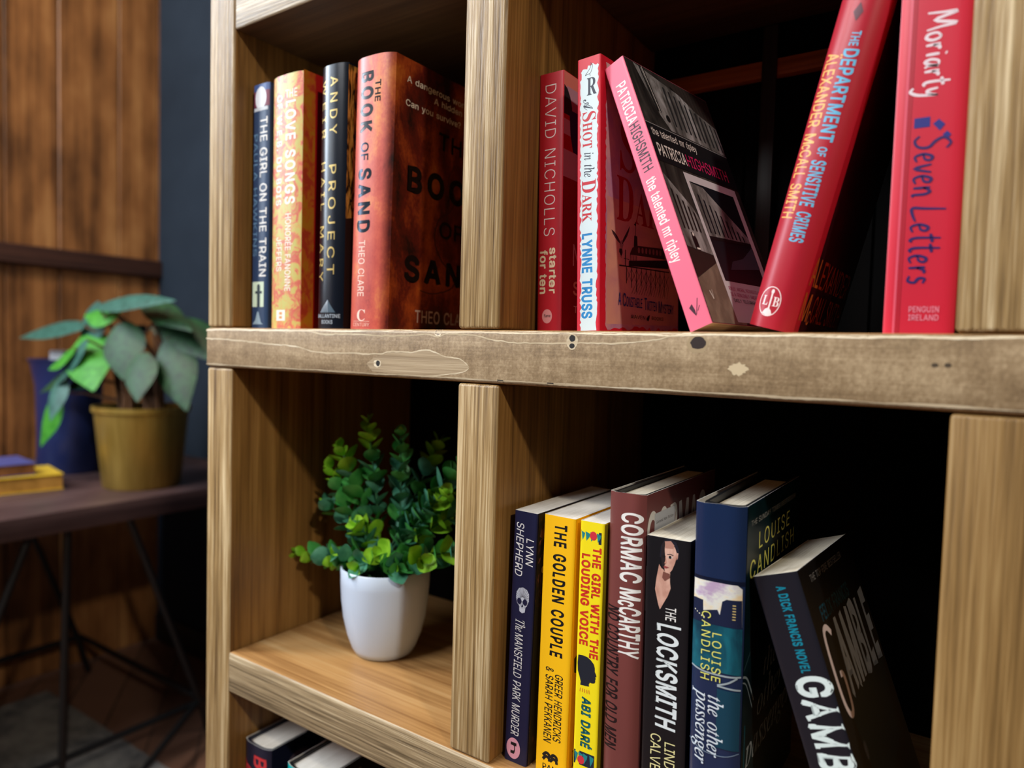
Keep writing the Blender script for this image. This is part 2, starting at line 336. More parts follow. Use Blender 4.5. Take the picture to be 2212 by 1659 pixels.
38: [448,[197,-7,150,-2,110,12,78,34,54,62,39,96,34,133,37,163,47,189,85,235,140,279,216,335,237,352,255,375,262,405,258,427,245,445,226,457,201,461,168,453,145,431,137,399,145,363,169,327,204,284,438,0,364,0,171,231,121,293,87,344,78,370,75,398,79,430,91,458,109,481,134,499,165,510,200,513,235,510,266,499,290,482,308,459,320,433,324,404,315,362,291,325,256,293,154,217,110,174,100,154,97,131,100,108,109,87,124,70,143,57,166,49,193,46,223,50,251,59,301,95,321,121,336,151,346,186,349,224,408,224,405,180,397,144,371,92,345,62,333,47,305,23,271,7,234,-3]],
46: [188,[95,-4,78,-1,63,9,53,24,50,41,53,59,63,73,78,83,95,87,113,83,128,73,138,59,141,41,138,24,128,9,113,-1]],
44: [188,[38,-119,68,71,137,71,84,-119]],
63: [358,[132,152,132,159,141,230,153,252,168,269,209,298,247,334,258,357,262,384,259,406,250,425,220,452,178,462,137,453,106,425,96,404,92,378,27,378,33,418,49,452,73,479,103,499,138,511,178,516,219,511,255,498,284,478,306,451,319,418,324,382,319,344,306,311,284,284,254,261,219,235,200,205,194,158,194,152],[164,-4,146,-1,131,9,121,24,118,41,121,58,131,73,146,83,164,86,181,83,196,73,206,58,209,41,206,24,196,9,181,-1]],
39: [206,[78,318,70,509,136,509,128,318]],
33: [196,[67,160,63,509,132,509,128,160],[98,-4,81,-1,66,9,56,24,52,41,56,58,66,73,81,83,98,86,116,83,130,73,140,58,143,41,140,24,130,9,116,-1]],
58: [188,[95,-4,78,-1,63,9,53,24,50,41,53,59,63,73,78,83,95,87,113,83,128,73,138,59,141,41,138,24,128,9,113,-1],[95,271,78,274,63,284,53,299,50,316,53,334,63,349,78,359,95,362,113,359,128,349,138,334,141,316,138,299,128,284,113,274]],
45: [453,[337,244,337,188,114,188,114,244]],
196: [480,[16,0,201,509,276,509,463,0,395,0,287,302,264,372,232,478,245,478,213,371,191,302,85,0],[110,142,110,199,370,199,370,142],[312,572,296,575,283,584,274,597,271,612,274,628,283,641,296,650,312,653,327,650,340,641,349,628,352,612,349,597,340,584,327,575],[168,572,152,575,139,584,130,597,127,612,130,628,139,641,152,650,168,653,183,650,196,641,205,628,208,612,205,597,196,584,183,575]],
201: [419,[60,0,60,509,372,509,372,452,125,452,125,286,355,286,355,229,125,229,125,57,375,57,375,0],[191,558,239,659,307,659,241,558]],
}
ITALIC = {
97: [342,[50,-8,26,-3,8,10,-3,33,-7,64,0,119,18,175,49,228,90,274,136,306,183,316,217,307,232,280,241,309,292,309,231,90,222,44,224,37,233,35,252,46,282,80,291,72,240,12,195,-8,175,0,168,23,191,118,154,62,119,23,85,0],[82,33,98,37,116,48,152,87,185,141,210,201,219,257,210,288,185,299,154,291,124,266,96,226,74,175,58,122,53,73,60,43]],
98: [340,[82,-8,46,-5,18,6,1,20,-5,36,-2,50,88,404,92,424,93,437,86,452,61,455,50,455,54,467,94,472,123,479,156,487,162,485,163,480,103,251,137,287,174,309,214,316,251,310,280,289,299,258,306,218,301,177,287,137,266,99,238,64,204,35,166,12,125,-3],[95,9,132,17,168,40,199,75,224,119,241,167,246,211,242,241,230,264,211,279,186,283,155,276,126,254,102,217,83,167,54,66,50,38,61,17]],
99: [298,[99,-8,58,0,26,23,6,60,-1,109,3,142,12,175,48,237,102,286,150,309,199,316,228,313,249,302,262,286,267,267,258,239,247,231,233,228,211,235,204,255,207,268,214,279,218,284,220,289,215,297,197,299,162,292,130,271,101,238,79,196,64,150,59,107,63,73,76,46,96,29,122,23,174,38,228,82,238,71,193,27,146,1]],
100: [355,[61,-8,32,-3,10,13,-4,39,-9,73,-5,107,5,143,44,217,99,279,146,307,192,316,225,311,242,293,273,416,275,426,275,436,268,451,243,455,233,455,236,467,306,479,338,487,345,480,344,473,343,468,240,81,236,60,234,44,238,34,250,30,273,43,306,81,317,72,263,11,240,-3,217,-8,191,1,183,27,201,112,167,59,133,21,99,-1],[91,28,109,31,127,43,165,85,199,142,223,204,232,259,223,289,212,298,198,300,165,292,132,268,101,229,75,178,57,124,51,78,54,57,62,41,74,31]],
101: [287,[89,-7,50,0,21,21,2,54,-4,99,-1,131,9,165,46,231,101,283,148,308,195,316,222,313,242,303,254,287,258,266,245,226,208,189,147,161,61,142,57,118,56,98,63,58,84,34,119,26,168,39,221,81,231,71,198,36,165,12,128,-2],[64,158,124,173,168,199,195,233,204,271,198,291,180,298,159,294,137,280,95,230]],
102: [199,[-48,-153,-65,-150,-79,-142,-88,-130,-91,-116,-85,-94,-66,-87,-50,-92,-44,-108,-46,-119,-49,-127,-42,-134,-24,-128,-10,-108,2,-74,13,-25,71,283,7,283,12,304,75,304,83,340,104,403,135,449,173,477,216,487,240,483,259,473,271,458,275,439,267,416,243,408,224,415,218,435,219,441,221,447,224,455,219,465,206,469,182,459,163,431,148,383,132,304,210,304,207,283,128,283,101,150,67,7,33,-85,9,-123,-18,-146]],
103: [286,[63,-153,16,-148,-21,-131,-44,-106,-52,-75,-42,-39,-13,-6,36,24,13,39,6,57,21,84,58,121,22,152,10,195,15,226,29,256,51,281,80,301,114,314,152,318,206,307,246,296,289,296,289,266,243,266,248,236,243,203,229,174,207,149,179,130,146,118,110,113,82,116,66,101,60,87,73,70,112,54,159,38,194,19,216,-6,223,-40,218,-71,203,-99,179,-122,147,-139,108,-150],[111,129,132,133,151,146,180,190,191,249,188,272,179,288,165,299,147,302,127,298,108,285,78,241,69,212,66,182,71,153,86,135],[75,-132,131,-124,165,-100,176,-60,173,-45,163,-31,132,-10,94,5,52,18,6,-20,-9,-64,0,-102,28,-125]],
104: [402,[304,-7,279,-2,260,11,247,33,243,60,246,99,256,151,271,221,279,257,281,283,274,313,251,323,212,310,173,272,141,221,124,172,87,0,25,0,112,415,118,451,106,474,71,482,66,482,72,510,195,510,169,387,156,331,142,275,150,275,188,326,230,356,274,366,314,358,338,333,346,291,343,262,334,218,316,138,310,101,308,68,313,44,331,36,352,39,374,51,386,32,344,3]],
105: [177,[122,394,98,404,88,428,98,452,122,463,147,452,157,428,147,403],[33,-8,8,1,0,29,3,53,11,86,55,241,58,254,60,264,57,275,50,282,17,287,20,299,65,305,96,310,124,316,131,308,130,303,128,296,63,79,58,52,61,37,72,32,96,45,130,84,140,74,102,28,67,1]],
106: [174,[124,394,100,404,90,428,100,452,124,463,149,452,159,428,149,403],[-50,-153,-69,-150,-84,-141,-93,-127,-97,-111,-91,-90,-73,-83,-55,-89,-50,-107,-50,-117,-51,-126,-49,-133,-42,-135,-27,-123,-11,-88,5,-26,25,67,61,248,62,256,62,263,55,282,19,287,21,300,61,305,89,310,118,316,125,314,126,306,73,57,49,-35,21,-101,-11,-140]],
107: [339,[218,-7,201,-3,187,9,161,63,120,161,78,129,41,0,-13,0,103,414,106,435,98,452,71,455,62,455,66,468,109,474,140,481,158,486,169,487,175,480,172,465,84,157,195,240,221,263,230,280,222,290,197,294,203,306,337,306,334,293,332,293,292,284,246,255,164,193,214,73,229,47,248,36,272,47,301,79,311,69,286,35,261,11,238,-3]],
108: [173,[32,-7,7,2,-2,26,2,54,13,99,98,412,101,433,99,446,92,453,58,459,60,471,104,476,134,482,163,487,171,481,168,465,62,84,56,50,59,38,68,34,90,46,122,82,133,72,105,37,77,12,52,-3]],
109: [550,[410,-7,384,2,376,31,384,78,424,218,430,255,426,270,411,275,393,270,371,258,325,210,279,137,251,72,228,0,175,0,235,203,245,257,241,270,227,275,196,263,155,230,113,179,86,129,63,70,40,0,-13,0,50,212,58,243,61,263,59,275,51,281,17,287,19,300,94,310,113,315,123,316,130,308,129,303,128,296,91,177,155,254,212,300,263,316,293,306,304,277,285,184,343,257,398,301,449,316,479,306,489,275,486,253,479,222,436,65,434,57,433,50,436,39,445,35,469,48,483,64,499,87,508,76,476,30,443,2]],
110: [364,[222,-9,198,1,189,28,216,140,242,254,238,269,225,275,195,263,159,232,123,189,93,142,67,82,42,0,-12,0,53,221,62,263,53,280,23,285,17,285,19,297,67,303,100,310,130,316,133,314,133,308,93,177,142,238,188,281,229,306,263,315,292,306,302,278,300,252,293,222,254,88,247,64,245,49,249,37,259,34,282,48,312,91,322,83,290,32,256,1]],
111: [351,[105,-8,61,-1,26,22,3,57,-4,102,0,140,14,178,35,215,61,247,93,276,128,298,165,312,201,316,248,309,283,286,306,251,314,206,310,172,299,138,260,73,203,23,155,0],[113,11,140,17,166,32,190,55,211,85,243,155,255,226,248,267,229,291,197,299,165,291,132,268,103,231,78,183,61,132,56,83,60,52,71,30,89,16]],
112: [340,[-96,-149,-93,-137,-66,-133,-49,-126,-38,-111,-29,-87,54,235,58,249,60,262,58,274,52,281,16,285,19,298,62,303,93,309,124,316,130,310,128,299,112,250,149,287,187,309,226,316,260,310,286,292,302,263,308,226,303,185,290,144,270,105,243,69,212,38,177,13,140,-2,101,-7,72,-4,50,5,30,-81,23,-113,26,-124,36,-132,77,-138,73,-149],[101,9,128,14,155,30,180,53,202,82,235,153,248,228,245,253,235,271,220,282,199,286,166,278,136,253,110,213,91,162,66,64,64,51,62,40,72,17]],
113: [339,[81,-150,83,-138,120,-133,138,-120,152,-82,203,105,168,57,131,22,94,1,57,-6,29,-1,8,16,-6,43,-10,79,-6,116,5,154,47,226,74,257,103,282,150,307,195,316,234,306,254,276,263,309,315,309,210,-71,203,-97,201,-112,204,-125,211,-132,246,-138,253,-138,251,-150],[90,30,117,36,147,57,178,92,209,145,232,201,239,248,236,269,228,285,215,295,198,298,175,294,151,281,106,235,72,173,57,126,52,82,54,59,62,43,74,33]],
114: [224,[-13,0,46,209,56,259,53,272,47,279,13,284,15,297,59,304,90,310,118,316,124,314,124,308,89,179,137,255,177,301,208,316,229,307,237,283,234,266,226,253,214,243,200,240,180,248,170,268,118,199,75,110,41,0]],
115: [248,[78,-8,32,-1,6,6,-4,4,-9,-4,-22,-4,-7,106,4,105,10,65,24,35,45,16,71,10,93,14,110,26,122,45,126,69,120,93,104,120,83,147,63,175,46,206,40,238,46,269,63,294,90,311,123,316,166,310,193,302,205,305,209,314,220,314,207,214,195,214,184,261,163,289,130,299,115,296,102,287,94,275,91,261,97,237,116,208,136,181,155,154,173,122,179,89,176,63,166,40,151,20,130,5,106,-5]],
116: [187,[33,-8,9,1,1,26,2,44,7,62,66,283,19,283,22,297,63,313,100,344,136,392,151,392,126,304,183,304,177,283,120,283,66,78,60,45,63,34,72,31,93,43,124,79,134,68,82,11]],
117: [364,[46,-8,28,-5,15,4,7,18,4,38,8,69,19,116,50,228,54,247,56,265,53,276,47,283,13,287,15,300,59,306,90,311,119,316,128,312,127,304,125,296,71,107,62,74,59,54,64,38,79,32,100,38,124,54,177,115,227,203,261,309,314,309,255,92,246,47,250,36,260,32,284,45,315,84,324,75,291,29,257,1,222,-8,197,1,189,27,199,81,220,153,171,82,127,32,86,2]],
118: [297,[61,-8,50,171,45,231,36,265,21,281,-1,286,-6,286,-3,299,28,305,52,310,69,315,79,316,93,284,102,188,109,58,164,117,205,170,232,213,240,239,231,254,216,270,209,288,218,309,240,317,253,314,264,306,273,275,260,226,222,163,159,85,75,-8]],
119: [446,[48,-8,44,175,41,234,33,268,20,284,0,289,-3,289,-2,300,30,306,54,312,70,316,80,317,92,281,97,171,98,91,238,317,250,317,275,71,323,128,373,195,389,240,376,259,366,272,363,287,371,308,392,316,404,313,414,305,422,273,402,208,340,117,240,-8,230,-8,205,221,60,-8]],
120: [279,[154,-8,138,-5,126,3,107,58,94,121,46,54,8,9,-11,-2,-32,-6,-54,2,-62,23,-54,43,-35,51,-18,46,-1,41,13,47,30,64,89,148,69,245,55,276,28,285,12,285,-3,283,-1,296,63,309,83,315,96,316,106,311,112,297,131,206,177,271,203,302,219,312,238,315,262,308,270,288,263,269,244,261,226,266,218,269,212,270,197,263,136,181,156,87,162,65,167,48,175,38,185,35,208,48,238,86,248,75,197,13]],
121: [270,[-44,-153,-68,-145,-77,-125,-69,-106,-48,-98,-30,-103,-9,-109,9,-99,34,-69,79,-7,44,175,36,216,29,244,11,276,-4,284,-24,287,-22,299,8,303,32,310,62,316,73,302,85,258,100,179,123,57,173,138,200,186,213,213,217,233,213,249,201,260,190,268,184,288,192,308,214,316,228,313,239,304,249,273,239,223,208,158,175,102,133,35,86,-34,39,-94,-6,-137,-26,-149]],
122: [266,[143,-8,114,-5,75,3,13,15,-7,11,-27,-1,-31,-3,-34,-5,-42,3,-32,19,189,261,149,257,106,264,71,271,44,263,26,238,15,244,41,298,56,311,74,315,103,313,140,306,176,298,199,296,232,306,250,316,257,308,256,303,250,295,26,50,65,54,115,48,157,41,188,52,210,86,220,81,198,24,175,-2]],
65: [463,[-85,0,-82,13,-39,24,0,56,107,182,356,475,369,475,353,58,356,37,366,24,384,16,411,13,409,0,221,0,224,13,229,13,256,16,273,26,282,46,285,78,288,158,133,158,116,150,65,90,40,56,32,36,34,24,43,17,79,13,75,0],[143,183,289,183,298,367]],
67: [471,[218,-10,164,-4,117,13,78,41,49,78,31,125,26,179,31,227,46,276,70,322,102,365,139,402,181,433,250,464,321,475,363,470,412,457,430,453,443,458,453,470,467,470,439,332,425,332,426,343,426,353,419,395,400,427,370,446,328,453,287,447,246,430,208,404,174,370,146,328,124,281,109,229,105,175,114,109,140,60,182,29,236,19,294,28,348,56,399,103,412,91,369,46,323,15,274,-4]],
84: [420,[50,0,52,13,58,13,97,19,121,41,139,89,228,417,230,429,226,438,212,441,194,441,126,432,102,420,84,404,59,352,44,353,74,465,461,465,439,350,426,350,427,361,427,371,423,404,410,425,386,437,346,441,318,441,305,437,298,423,208,93,198,43,202,28,212,19,257,13,265,13,261,0]],
73: [245,[-31,0,-27,13,-24,13,10,18,30,36,45,73,129,385,135,419,132,433,123,443,84,451,88,465,275,465,272,451,267,451,241,448,224,439,211,421,200,392,116,80,110,45,113,31,122,21,161,13,157,0]],
}
ROMAN = {
65: [436,[-9,0,-9,18,9,21,24,30,49,75,206,466,224,465,384,87,411,34,425,22,443,18,443,0,229,0,229,18,270,25,283,46,273,81,253,132,103,132,79,71,76,59,75,48,87,26,124,18,128,18,128,0],[113,161,242,161,177,319]],
66: [443,[16,0,16,17,45,22,62,32,72,51,75,82,75,369,69,412,51,433,15,439,15,455,220,455,297,449,352,429,385,396,396,351,384,302,348,268,287,247,360,223,404,185,418,132,407,76,371,35,314,9,238,0],[182,252,188,252,234,257,263,272,279,301,285,345,281,385,269,412,248,428,216,434,198,432,188,425,182,391],[222,24,259,30,283,49,296,81,301,128,295,176,277,208,245,225,197,231,182,231,182,65,190,33,202,26]],
67: [468,[257,-11,193,-3,137,20,91,56,56,104,34,162,26,228,34,294,56,351,92,399,139,435,195,458,259,465,309,459,367,440,388,435,408,443,419,465,437,465,437,308,420,308,392,364,356,407,313,434,265,443,212,430,174,389,151,321,144,226,152,138,177,74,219,36,278,24,318,29,358,45,395,71,428,106,447,89,395,33,332,0]],
68: [496,[20,0,20,17,47,21,63,30,71,46,74,75,74,374,71,407,61,426,43,435,15,439,15,455,222,455,296,449,357,429,405,396,440,351,461,295,468,228,453,128,408,57,333,14,228,0],[222,24,262,30,295,47,319,75,343,139,351,229,343,318,319,382,279,420,223,433,202,431,190,423,182,385,182,72,190,34,202,27]],
69: [442,[14,0,14,17,44,20,62,30,72,48,75,78,75,369,72,405,62,425,44,435,16,439,16,455,399,455,399,320,383,320,369,373,340,406,295,424,232,430,200,428,186,417,183,388,183,246,193,246,232,252,259,269,277,300,288,345,304,345,304,118,287,118,273,181,259,201,241,213,185,222,183,222,183,67,185,47,192,35,230,28,276,30,313,39,345,53,371,75,393,105,411,143,430,143,402,0]],
70: [404,[15,0,15,17,45,23,62,34,72,53,75,84,75,375,71,405,61,423,43,433,14,439,14,455,394,455,394,320,377,320,369,357,355,385,336,406,310,420,275,428,230,431,200,429,186,421,182,398,182,247,190,247,229,253,256,270,274,301,284,347,302,347,302,118,285,118,274,168,257,200,229,218,189,224,182,224,182,81,188,43,196,31,210,24,257,17,257,0]],
71: [508,[268,-10,200,-3,141,19,93,55,57,103,35,161,28,229,35,295,57,352,93,399,139,435,195,458,257,465,311,459,369,441,388,436,406,443,419,465,437,465,437,308,420,308,403,346,382,379,357,406,329,426,299,439,267,443,214,430,176,389,153,322,146,228,154,135,180,67,206,37,238,19,275,13,308,16,328,27,339,45,343,71,343,128,339,154,329,170,309,179,275,182,275,198,500,198,500,182,473,179,457,171,449,155,446,128,446,29,357,0]],
72: [523,[15,0,15,17,45,22,62,32,72,50,75,81,75,379,71,406,62,424,44,434,16,439,16,455,242,455,242,439,204,432,187,415,182,379,182,251,342,251,342,379,337,415,320,432,282,439,282,455,507,455,507,439,478,434,461,424,452,407,449,379,449,81,452,52,461,33,478,22,507,17,507,0,282,0,282,17,311,21,329,31,339,49,342,81,342,221,182,221,182,81,185,50,194,32,212,22,242,17,242,0]],
73: [261,[13,0,13,17,42,23,61,32,72,49,75,75,75,387,72,412,63,427,45,435,13,439,13,455,244,455,244,439,214,435,196,427,186,412,183,387,183,77,187,44,206,26,246,17,246,0]],
75: [510,[16,0,16,17,45,22,63,32,72,50,75,81,75,379,72,406,63,424,45,434,17,439,17,455,242,455,242,439,205,432,187,415,183,379,183,234,321,373,342,398,349,418,334,434,291,439,291,455,486,455,486,439,477,439,415,419,345,361,271,285,463,46,487,25,519,17,519,0,281,0,281,17,306,18,322,21,334,34,316,66,199,214,183,198,183,81,186,50,195,32,213,22,242,17,242,0]],
76: [426,[15,0,15,17,45,22,62,32,72,50,75,81,75,379,71,407,62,425,44,434,16,439,16,455,250,455,250,439,208,434,196,427,188,416,182,379,182,83,185,47,200,31,234,28,278,31,315,40,345,56,370,80,391,112,409,154,427,154,402,0]],
77: [634,[14,0,14,17,43,22,61,32,72,50,75,79,75,382,71,416,53,432,15,439,15,455,185,455,317,142,449,455,617,455,617,439,590,433,573,423,563,405,560,378,560,85,565,43,582,23,617,17,617,0,396,0,396,17,433,25,450,44,455,83,455,399,288,0,270,0,105,389,105,80,109,48,120,30,139,20,169,17,169,0]],
78: [494,[403,-11,107,350,107,79,110,49,119,31,136,21,167,17,167,0,18,0,18,17,54,23,71,41,76,79,76,388,36,433,18,439,18,455,156,455,391,169,391,377,386,414,369,431,331,439,331,455,480,455,480,439,450,434,433,425,425,407,422,377,422,-11]],
79: [525,[261,-11,213,-6,169,7,129,29,94,58,66,93,45,134,32,179,28,228,32,276,45,321,66,362,95,397,130,426,170,448,216,462,265,466,313,462,357,448,397,427,431,399,459,364,481,323,494,277,498,228,494,179,481,134,459,93,430,58,395,29,355,7,310,-6],[265,12,315,26,351,66,372,133,379,228,371,321,348,389,310,430,260,443,210,430,174,389,152,322,145,228,153,135,177,67,215,26]],
82: [473,[15,0,15,17,45,22,62,32,72,50,75,81,75,379,71,406,62,424,44,434,16,439,16,455,217,455,305,448,367,426,405,388,417,334,406,285,372,248,315,224,432,50,452,26,478,17,480,17,480,0,338,0,201,212,182,212,182,81,185,50,194,32,212,22,242,17,242,0],[182,234,203,234,249,240,280,258,298,290,304,336,295,389,268,421,224,431,202,429,190,422,182,385]],
83: [390,[43,-11,43,158,62,158,83,94,111,50,149,24,197,15,231,20,257,36,273,60,279,89,265,129,225,160,163,191,112,221,77,253,56,289,50,332,54,370,67,403,88,429,115,449,148,462,185,466,229,461,282,448,291,446,300,445,313,450,320,466,339,466,339,319,322,319,310,354,293,385,272,410,248,429,222,441,194,445,163,440,140,426,125,406,120,380,124,356,137,336,189,303,253,273,317,233,337,211,350,188,359,133,354,93,339,58,314,29,281,8,240,-6,192,-10,158,-8,126,1,98,9,85,12,69,7,61,-11]],
84: [423,[92,0,92,17,123,21,142,31,152,50,156,81,156,433,149,433,102,426,65,403,41,367,29,318,11,318,11,455,410,455,410,317,394,317,375,382,333,420,269,433,263,433,263,81,267,49,276,30,296,21,328,17,328,0]],
85: [492,[248,-13,168,-2,114,29,83,81,73,155,73,379,70,406,61,424,43,434,15,439,15,455,240,455,240,439,202,432,185,415,181,379,181,140,186,88,203,51,232,29,275,22,340,37,379,83,392,159,392,378,389,406,379,423,360,433,328,439,328,455,474,455,474,439,448,432,433,421,425,404,422,378,422,181,412,92,380,32,325,-2]],
86: [428,[212,-13,44,381,22,420,8,432,-14,439,-14,455,211,455,211,439,166,432,156,423,152,410,161,378,259,143,348,377,355,409,351,423,342,432,299,439,299,455,442,455,442,439,423,436,408,427,382,383,230,-13]],
89: [426,[101,0,101,17,131,22,148,32,157,50,161,81,161,179,46,387,29,414,14,429,1,435,-13,438,-13,455,207,455,207,438,195,438,167,432,156,416,164,392,248,226,333,366,349,408,336,430,298,438,295,438,295,455,439,455,439,438,409,424,383,392,268,203,268,81,271,50,280,32,298,22,328,17,328,0]],
}
SCRIPT = {
65: [494,[51,-15,18,-10,-7,4,-23,27,-28,56,-24,82,-9,103,12,117,38,122,58,120,73,112,82,101,85,87,77,66,59,54,44,50,30,44,20,38,17,28,27,10,53,2,95,12,144,43,201,94,176,132,168,171,173,198,188,220,211,235,240,240,275,233,306,213,391,300,471,370,538,416,583,431,595,424,572,381,490,224,408,40,446,58,490,94,520,125,567,168,597,182,612,179,582,158,548,126,513,89,478,56,440,32,398,19,393,7,288,-6,302,29,257,49,217,77,173,37,133,8,93,-9],[350,111,436,245,537,393,447,322,322,195,343,152],[218,115,289,193,265,205,240,195,220,172,212,142],[309,48,319,110,315,146,304,175,233,95,272,65]],
84: [414,[212,175,182,179,160,192,145,212,140,238,148,275,171,315,208,354,260,388,322,412,388,420,462,409,504,401,532,398,574,408,577,409,579,410,584,404,574,382,547,358,510,348,474,353,427,369,379,384,340,390,308,386,275,375,217,338,175,289,164,263,160,239,163,223,171,211,183,202,199,199,233,212,266,245,290,289,299,337,299,347,298,356,305,365,316,355,327,329,331,298,327,265,315,236,296,210,271,191,243,179],[166,-5,111,1,72,16,48,41,40,73,45,98,60,118,81,131,106,136,126,133,141,126,151,114,154,100,151,85,143,74,122,64,109,64,99,61,91,56,89,46,93,35,106,25,152,15,186,18,217,29,245,49,271,78,295,118,317,170,352,247,395,302,434,335,457,347,463,339,458,327,442,300,431,257,422,205,406,151,380,101,343,58,295,24,236,3]],
86: [401,[195,-5,189,-3,185,0,205,56,216,114,226,170,244,221,270,268,304,315,246,279,207,267,181,275,172,298,176,314,189,335,205,361,199,367,176,354,132,314,115,297,79,265,71,273,81,289,108,318,143,349,181,375,212,385,230,382,243,374,252,362,255,347,247,320,228,291,292,329,355,379,402,415,410,408,408,400,399,385,368,328,343,257,317,168,290,109,241,40,296,84,347,140,394,206,439,279,480,346,514,389,542,412,559,420,572,414,566,407,559,401,551,393,543,386,502,339,451,258,382,150,318,78,257,28,219,3]],
}
GL = {}
for fam_, table_ in (('s', SANS), ('i', ITALIC), ('b', ROMAN), ('c', SCRIPT)):
    for code_, g_ in table_.items():
        GL[fam_ + chr(code_)] = (g_[0] / 1000.0, [[(c_[n_] / 1000.0, c_[n_ + 1] / 1000.0) for n_ in range(0, len(c_), 2)] for c_ in g_[1:]])
CAPH = {'s': 0.509, 'i': 0.465, 'b': 0.455, 'c': 0.431}
TXT = {}

def fatten(cs, w):
    """moves every contour of a glyph outwards from the ink by w (em units), mitres limited"""
    if not w:
        return cs
    def area(c):
        return sum(c[i - 1][0] * c[i][1] - c[i][0] * c[i - 1][1] for i in range(len(c)))
    sg = 1.0 if area(max(cs, key=lambda c: abs(area(c)))) > 0 else -1.0
    out = []
    for c in cs:
        n = len(c)
        new = []
        for i in range(n):
            a, p, b = c[i - 1], c[i], c[(i + 1) % n]
            d0 = (p[0] - a[0], p[1] - a[1]); d1 = (b[0] - p[0], b[1] - p[1])
            l0 = math.hypot(*d0) or 1.0; l1 = math.hypot(*d1) or 1.0
            n0 = (d0[1] / l0 * sg, -d0[0] / l0 * sg); n1 = (d1[1] / l1 * sg, -d1[0] / l1 * sg)
            mx, my = n0[0] + n1[0], n0[1] + n1[1]
            q = mx * mx + my * my
            k = min(2.0 / q, 1.6 / math.sqrt(q)) if q > 0.05 else 0.0
            new.append((p[0] + mx * k * w, p[1] + my * k * w))
        out.append(new)
    return out

def text2d(text, font='s', w=0.0, shear=0.0, track=0.0):
    """filled 2-D lettering, cap height 1; returns verts, faces, width"""
    w = w * 0.75 if w > 0 else (w if w < -0.01 else 0.0)
    key = (text, font, w, shear, track)
    if key in TXT:
        return TXT[key]
    vs, fs, edge = [], [], []
    x = 0.0
    s = 1.0 / CAPH[font]
    for ch in text:
        if ch == ' ':
            x += 0.28 + track
            continue
        g = GL.get(font + ch) or GL.get('s' + ch)
        cs = fatten(g[1], w) if w < 0 else g[1]
        ar = [sum(c[i - 1][0] * c[i][1] - c[i][0] * c[i - 1][1] for i in range(len(c))) for c in cs]
        sg = 1.0 if ar[max(range(len(cs)), key=lambda i: abs(ar[i]))] > 0 else -1.0
        solid = [c for c, a in zip(cs, ar) if a * sg > 0]
        holes = [c for c, a in zip(cs, ar) if a * sg <= 0]
        for c in solid:
            def inside(p):
                r = False
                for i in range(len(c)):
                    (x1, y1), (x2, y2) = c[i - 1], c[i]
                    if (y1 > p[1]) != (y2 > p[1]) and p[0] < (x2 - x1) * (p[1] - y1) / (y2 - y1) + x1:
                        r = not r
                return r
            loops = [c] + [h for h in holes if inside(h[0])]
            pts = [p for l in loops for p in l]
            tris = tessellate_polygon([[Vector((a, b, 0)) for a, b in l] for l in loops])
            o = len(vs)
            vs += [((x + a + b * shear) * s, b * s) for a, b in pts]
            fs += [[i + o for i in t] for t in tris]
        if w > 0:
            for c in cs:
                rv, rf = ribbon(c[-1:] + c + c[:2], 2 * w)
                o = len(vs)
                vs += [((x + a + b * shear) * s, b * s) for a, b in rv]
                edge += [[i + o for i in f] for f in rf]
        x += g[0] + track + max(w, 0.0) * 1.2
    x0 = min(v[0] for v in vs); x1 = max(v[0] for v in vs)
    TXT[key] = ([(a - x0, b) for a, b in vs], (fs, edge), x1 - x0)
    return TXT[key]

def smooth_pts(pts, k=4):
    out = []
    n = len(pts)
    for i in range(n - 1):
        p0, p1, p2, p3 = pts[max(i - 1, 0)], pts[i], pts[i + 1], pts[min(i + 2, n - 1)]
        for j in range(k):
            t = j / k
            out.append(tuple(0.5 * (2 * p1[a] + (p2[a] - p0[a]) * t + (2 * p0[a] - 5 * p1[a] + 4 * p2[a] - p3[a]) * t * t + (3 * p1[a] - p0[a] - 3 * p2[a] + p3[a]) * t ** 3) for a in (0, 1)))
    out.append(pts[-1])
    return out

def ribbon(pts, w, taper=False):
    vs, fs = [], []
    n = len(pts)
    for i, p in enumerate(pts):
        a, b = pts[max(i - 1, 0)], pts[min(i + 1, n - 1)]
        dx, dy = b[0] - a[0], b[1] - a[1]
        L = math.hypot(dx, dy) or 1.0
        ww = w * 0.5 * ((0.55 + 0.45 * math.sin(math.pi * (i + 0.5) / n)) if taper else 1.0)
        vs += [(p[0] - dy / L * ww, p[1] + dx / L * ww), (p[0] + dy / L * ww, p[1] - dx / L * ww)]
    for i in range(n - 1):
        fs.append([2 * i, 2 * i + 1, 2 * i + 3, 2 * i + 2])
    return vs, fs

